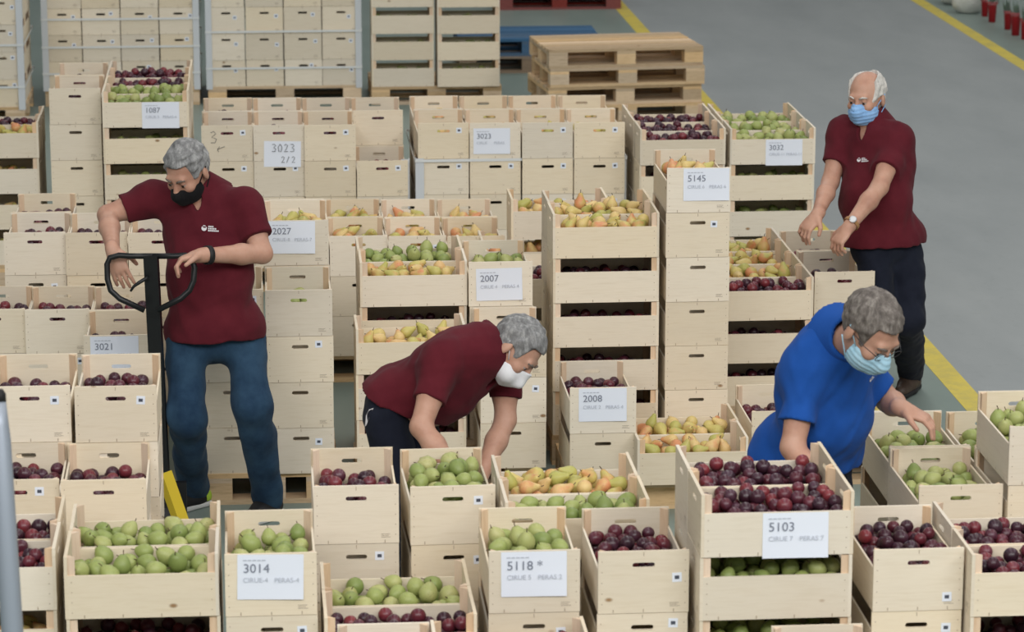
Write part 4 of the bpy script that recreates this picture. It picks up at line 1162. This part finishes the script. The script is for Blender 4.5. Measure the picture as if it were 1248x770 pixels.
body3, J3, ch3, hp3 = person('man in blue polo with glasses leaning to reach a crate of green pears', J3, C_BLUE, C_NAVY, H_DARK, ('surgical', C_MASKLB), belly=.05, girth=1.12, seed=21, hemdrop=.02, headscale=1.10, logo=(1060, 463, .3, .5), sleeve=.70)
shoe(ch3, J3['AR'], (.4, -.9), J3['base'], BLACK, BLACK); shoe(ch3, J3['AL'], (.4, -.9), J3['base'], BLACK, BLACK)
b = MB()
for s_ in (-1, 1):
    b.tube([Vector(hp3(s_ * .033 + .021 * math.cos(t), .108, -.004 + .017 * math.sin(t)) - J3['base']) for t in np.linspace(0, 2 * math.pi, 14, endpoint=False)], .0014, 5, closed=True)
    b.tube([Vector(hp3(*p) - J3['base']) for p in ((s_ * .054, .107, .003), (s_ * .079, .06, .004), (s_ * .086, -.005, 0), (s_ * .084, -.025, -.02))], .0016, 5)
b.tube([Vector(hp3(*p) - J3['base']) for p in ((-.012, .109, 0), (0, .112, .003), (.012, .109, 0))], .0014, 5)
ch3('glasses', b.mesh('glasses', [mat('dark_frame', (.03, .03, .035), .3)]))
# ---- man 4: white-haired
z4 = 15.25
J4 = dict(H=P(1056, 117, z4 - .05), f=Vector((-.60, -.78, -.17)), u=Vector((-.12, -.14, .98)), N=P(1064, 153, z4), C=P(1070, 195, z4), Pv=P(1077, 290, z4 + .02),
          SR=P(1028, 162, z4 + .08), ER=P(1012, 222, z4 + .02), WR=P(996, 262, z4 - .22), SL=P(1092, 172, z4 - .10), EL=P(1072, 228, z4 - .26), WL=P(1034, 277, z4 - .36),
          DR=(-.65, -.3, -.65), NR=(.1, .3, -.95), TRh=(.5, -.8, -.2), CRc=(.7, 0, 0), DL=(-.62, -.3, -.72), NL=(-.2, .3, -.9), TLh=(-.4, .75, .1), CLc=(.8, 0, 0),
          HR=P(1066, 312, z4 - .02), KR=P(1070, 392, z4 - .05), HL=P(1104, 312, z4 + .04), KL=P(1106, 388, z4), AR=Vector((0, 0, 0)), AL=Vector((0, 0, 0)))
a = at(1068, 476, 0); J4['AR'] = Vector((a.x, a.y + .25, .08)); a = at(1112, 480, 0); J4['AL'] = Vector((a.x, a.y + .06, .08))
body4, J4, ch4, hp4 = person('white-haired balding man in burgundy polo with both hands on a plum crate', J4, C_BURG, C_NAVY, H_WHITE, ('surgical', C_MASKB), hair='bald', belly=.045, girth=1.1, logo=(1047, 195, -.15, .8), seed=31, hemdrop=.03)
shoe(ch4, J4['AR'], (-.5, -.8), J4['base'], BROWN_L, BLACK, 'boot', None, True); shoe(ch4, J4['AL'], (-.45, -.85), J4['base'], BROWN_L, BLACK, 'boot', None, True)
band(ch4, 'wristwatch', J4['EL'], J4['WL'], .90, .0375, .018, TAN, J4['base'], DIAL, (.1, -.7, .7))
# ------------------------------------------------------------------ pallet jack in front of the standing man
zj = 13.10
jt = P(184, 313, zj); jx, jy, jz = jt.x, jt.y, jt.z
jack = empty('pallet_jack', (jx, jy, 0)); tag(jack, 'pallet jack with a black loop handle, held by the grey-haired man in jeans', 'pallet jack')
O = Vector((jx, jy, 0))
def jp(px, py, dz=0.0): return P(px, py, zj + dz) - O
b = MB(); e0 = jp(184, 311); e1 = Vector((.02, .10, .28))
dv = (e1 - e0); b.box((-.030, -.016, 0), (.030, .016, dv.length), 0, Matrix.Translation(e0) @ dv.to_track_quat('Z', 'Y').to_matrix().to_4x4()); link('handle_column', b.mesh('handle_column', [BLACKP]), jack)
b = MB(); b.tube([jp(*p) for p in ((186, 312), (158, 312), (145, 311), (134, 314), (130.5, 322), (131, 340), (135, 354), (146, 364), (176, 378))], .0125, 8)
b.tube([jp(*p) for p in ((186, 312), (212, 312), (226, 311), (234, 316), (237, 326), (236, 342), (231, 354), (220, 364), (192, 378))], .0125, 8); link('handle_loop', b.mesh('handle_loop', [BLACKP]), jack)
b = MB(); b.tube([jp(*p) for p in ((180, 338), (170, 344), (163, 349), (159, 355))], [.009, .009, .007, .005], 6); link('release_lever', b.mesh('release_lever', [BLACKP]), jack)
b = MB(); b.lathe([(0, .06), (.045, .06), (.05, .08), (.05, .20), (.035, .24), (0, .24)], 14, 0, Matrix.Translation((.02, .10, 0))); link('pump', b.mesh('pump', [BLACKP]), jack)
b = MB()
b.tube([(-.05, .10, .08), (.09, .10, .08)], .078, 14); link('steering_wheel', b.mesh('steering_wheel', [BLACK]), jack)
b = MB(); b.box((-.10, .16, .07), (.12, .19, .22)); link('fork_frame', b.mesh('fork_frame', [BLACKP]), jack)
ya, yb = P(200, 576, zj - .55) - O, P(226, 650, zj - .55) - O
b = MB(); d = (yb - ya); Mx = Matrix.Translation(ya) @ d.to_track_quat('X', 'Z').to_matrix().to_4x4()
b.box((0, -.03, -.016), (d.length, .03, .016), 0, Mx)
yo = link('steel_bar', b.mesh('steel_bar', [YELP]), None, tuple(O)); tag(yo, 'sloping yellow steel bar leaning beside the neon-trimmed shoe', 'bar')
# ------------------------------------------------------------------ grey metal post, near left
g0, g1 = P(-4, 476, 8.75), P(15, 770, 8.75)
dv = (g1 - g0).normalized(); base_p = g0 + dv * (g0.z / -dv.z)
post = empty('metal_post', (base_p.x, base_p.y, 0)); tag(post, 'blurred grey metal post standing before the plum crates', 'post')
b = MB(); G = g0 - Vector((base_p.x, base_p.y, 0)); B0 = Vector((0, 0, .01)); dv = G - B0
Mx = Matrix.Translation(B0) @ dv.to_track_quat('Z', 'Y').to_matrix().to_4x4(); L = dv.length
ALU = mat('grey_aluminium', (.34, .38, .44), .45); ALU.node_tree.nodes['Principled BSDF'].inputs['Metallic'].default_value = .35
b.lathe([(.0, 0), (.031, 0), (.031, L - .14), (.028, L - .10), (.024, L - .03), (.0, L - .03)], 14, 0, Mx); link('tube', b.mesh('tube', [ALU]), post)
b = MB(); b.tube([Mx @ Vector((.012, -.031, 0)), Mx @ Vector((.012, -.031, L - .14))], .006, 6); link('rib', b.mesh('rib', [ALU]), post)
b = MB(); b.lathe([(0, L - .032), (.025, L - .032), (.025, L - .01), (.017, L + .004), (0, L + .006)], 14, 0, Mx); link('end_cap', b.mesh('end_cap', [BLACK]), post)
b = MB(); b.lathe([(0, 0), (.11, 0), (.11, .012), (.0, .012)], 18); link('foot_plate', b.mesh('foot_plate', [ALU]), post)
# ------------------------------------------------------------------ wrapped red pots and white sacks in the far corner
FILM = mat('clear_film', (.85, .88, .88), .15); FILM.node_tree.nodes['Principled BSDF'].inputs['Transmission Weight'].default_value = .9; FILM.node_tree.nodes['Principled BSDF'].inputs['IOR'].default_value = 1.08
REDP = mat('red_pot', (.42, .015, .02), .45); LEAF = mat('dark_leaf', (.05, .10, .05), .6); SACK = cloth('white_sack', (.52, .54, .50), (.62, .63, .59), 12)
for i, (px, py, sz) in enumerate(((1200, 20, .95), (1209, 27, 1.1), (1228, 36, 1), (1237.5, 43, 1.2), (1249, 48, 1.1))):
    p = at(px, py, 0); root = empty('potted_plant', tuple(p)); 
    tag(root, f"red pot wrapped in clear film, {['first', 'second', 'third', 'fourth', 'fifth'][i]} along the far yellow line from the white sacks", 'potted plant', 'wrapped red pots by the far yellow line')
    b = MB(); b.lathe([(0, .002), (.030 * sz, .002), (.038 * sz, .15 * sz), (.041 * sz, .152 * sz), (.041 * sz, .175 * sz), (.035 * sz, .175 * sz), (.0, .16 * sz)], 12); link('pot', b.mesh('pot', [REDP]), root)
    b = MB(); rr = random.Random(i)
    for q in range(14):
        a_ = q * 2.4; h_ = .20 + .14 * rr.random(); rad = .02 + .03 * rr.random(); c_, s_ = math.cos(a_), math.sin(a_); w = .012
        b.quad([(c_ * .008, s_ * .008, .15), (c_ * rad - s_ * w, s_ * rad + c_ * w, h_ * .75), (c_ * rad * 1.5, s_ * rad * 1.5, h_), (c_ * rad + s_ * w, s_ * rad - c_ * w, h_ * .75)])
    link('leaves', b.mesh('leaves', [LEAF]), root)
    b = MB(); b.lathe([(.043 * sz, .15 * sz), (.055, .24), (.065, .33), (.07, .42)], 14); link('film_sleeve', b.mesh('film_sleeve', [FILM]), root)
for i, (px, py, w, d, h) in enumerate(((1184, 18, .20, .3, .30), (1168, 8, .2, .34, .26))):
    p = at(px, py, 0); S = SDF(); S.ell((0, 0, h * .5), np.eye(3), (w * .5, d * .5, h * .52), .05); S.cone((-w * .3, 0, h * .35), (w * .3, 0, h * .35), h * .34, h * .34, .06)
    F = S.field(.012, .04); F.wrinkle(.004, 40, 50 + i); F.keep_below((0, 0, .002), (0, 0, -1))
    o = link('sack', F.mesh('sack', [SACK]), None, (p.x, p.y + d * .5, 0)); tag(o, ['white sack next to the first wrapped red pot', 'white sack half cut off by the top edge of the picture'][i], 'sack', 'white sacks by the far yellow line')
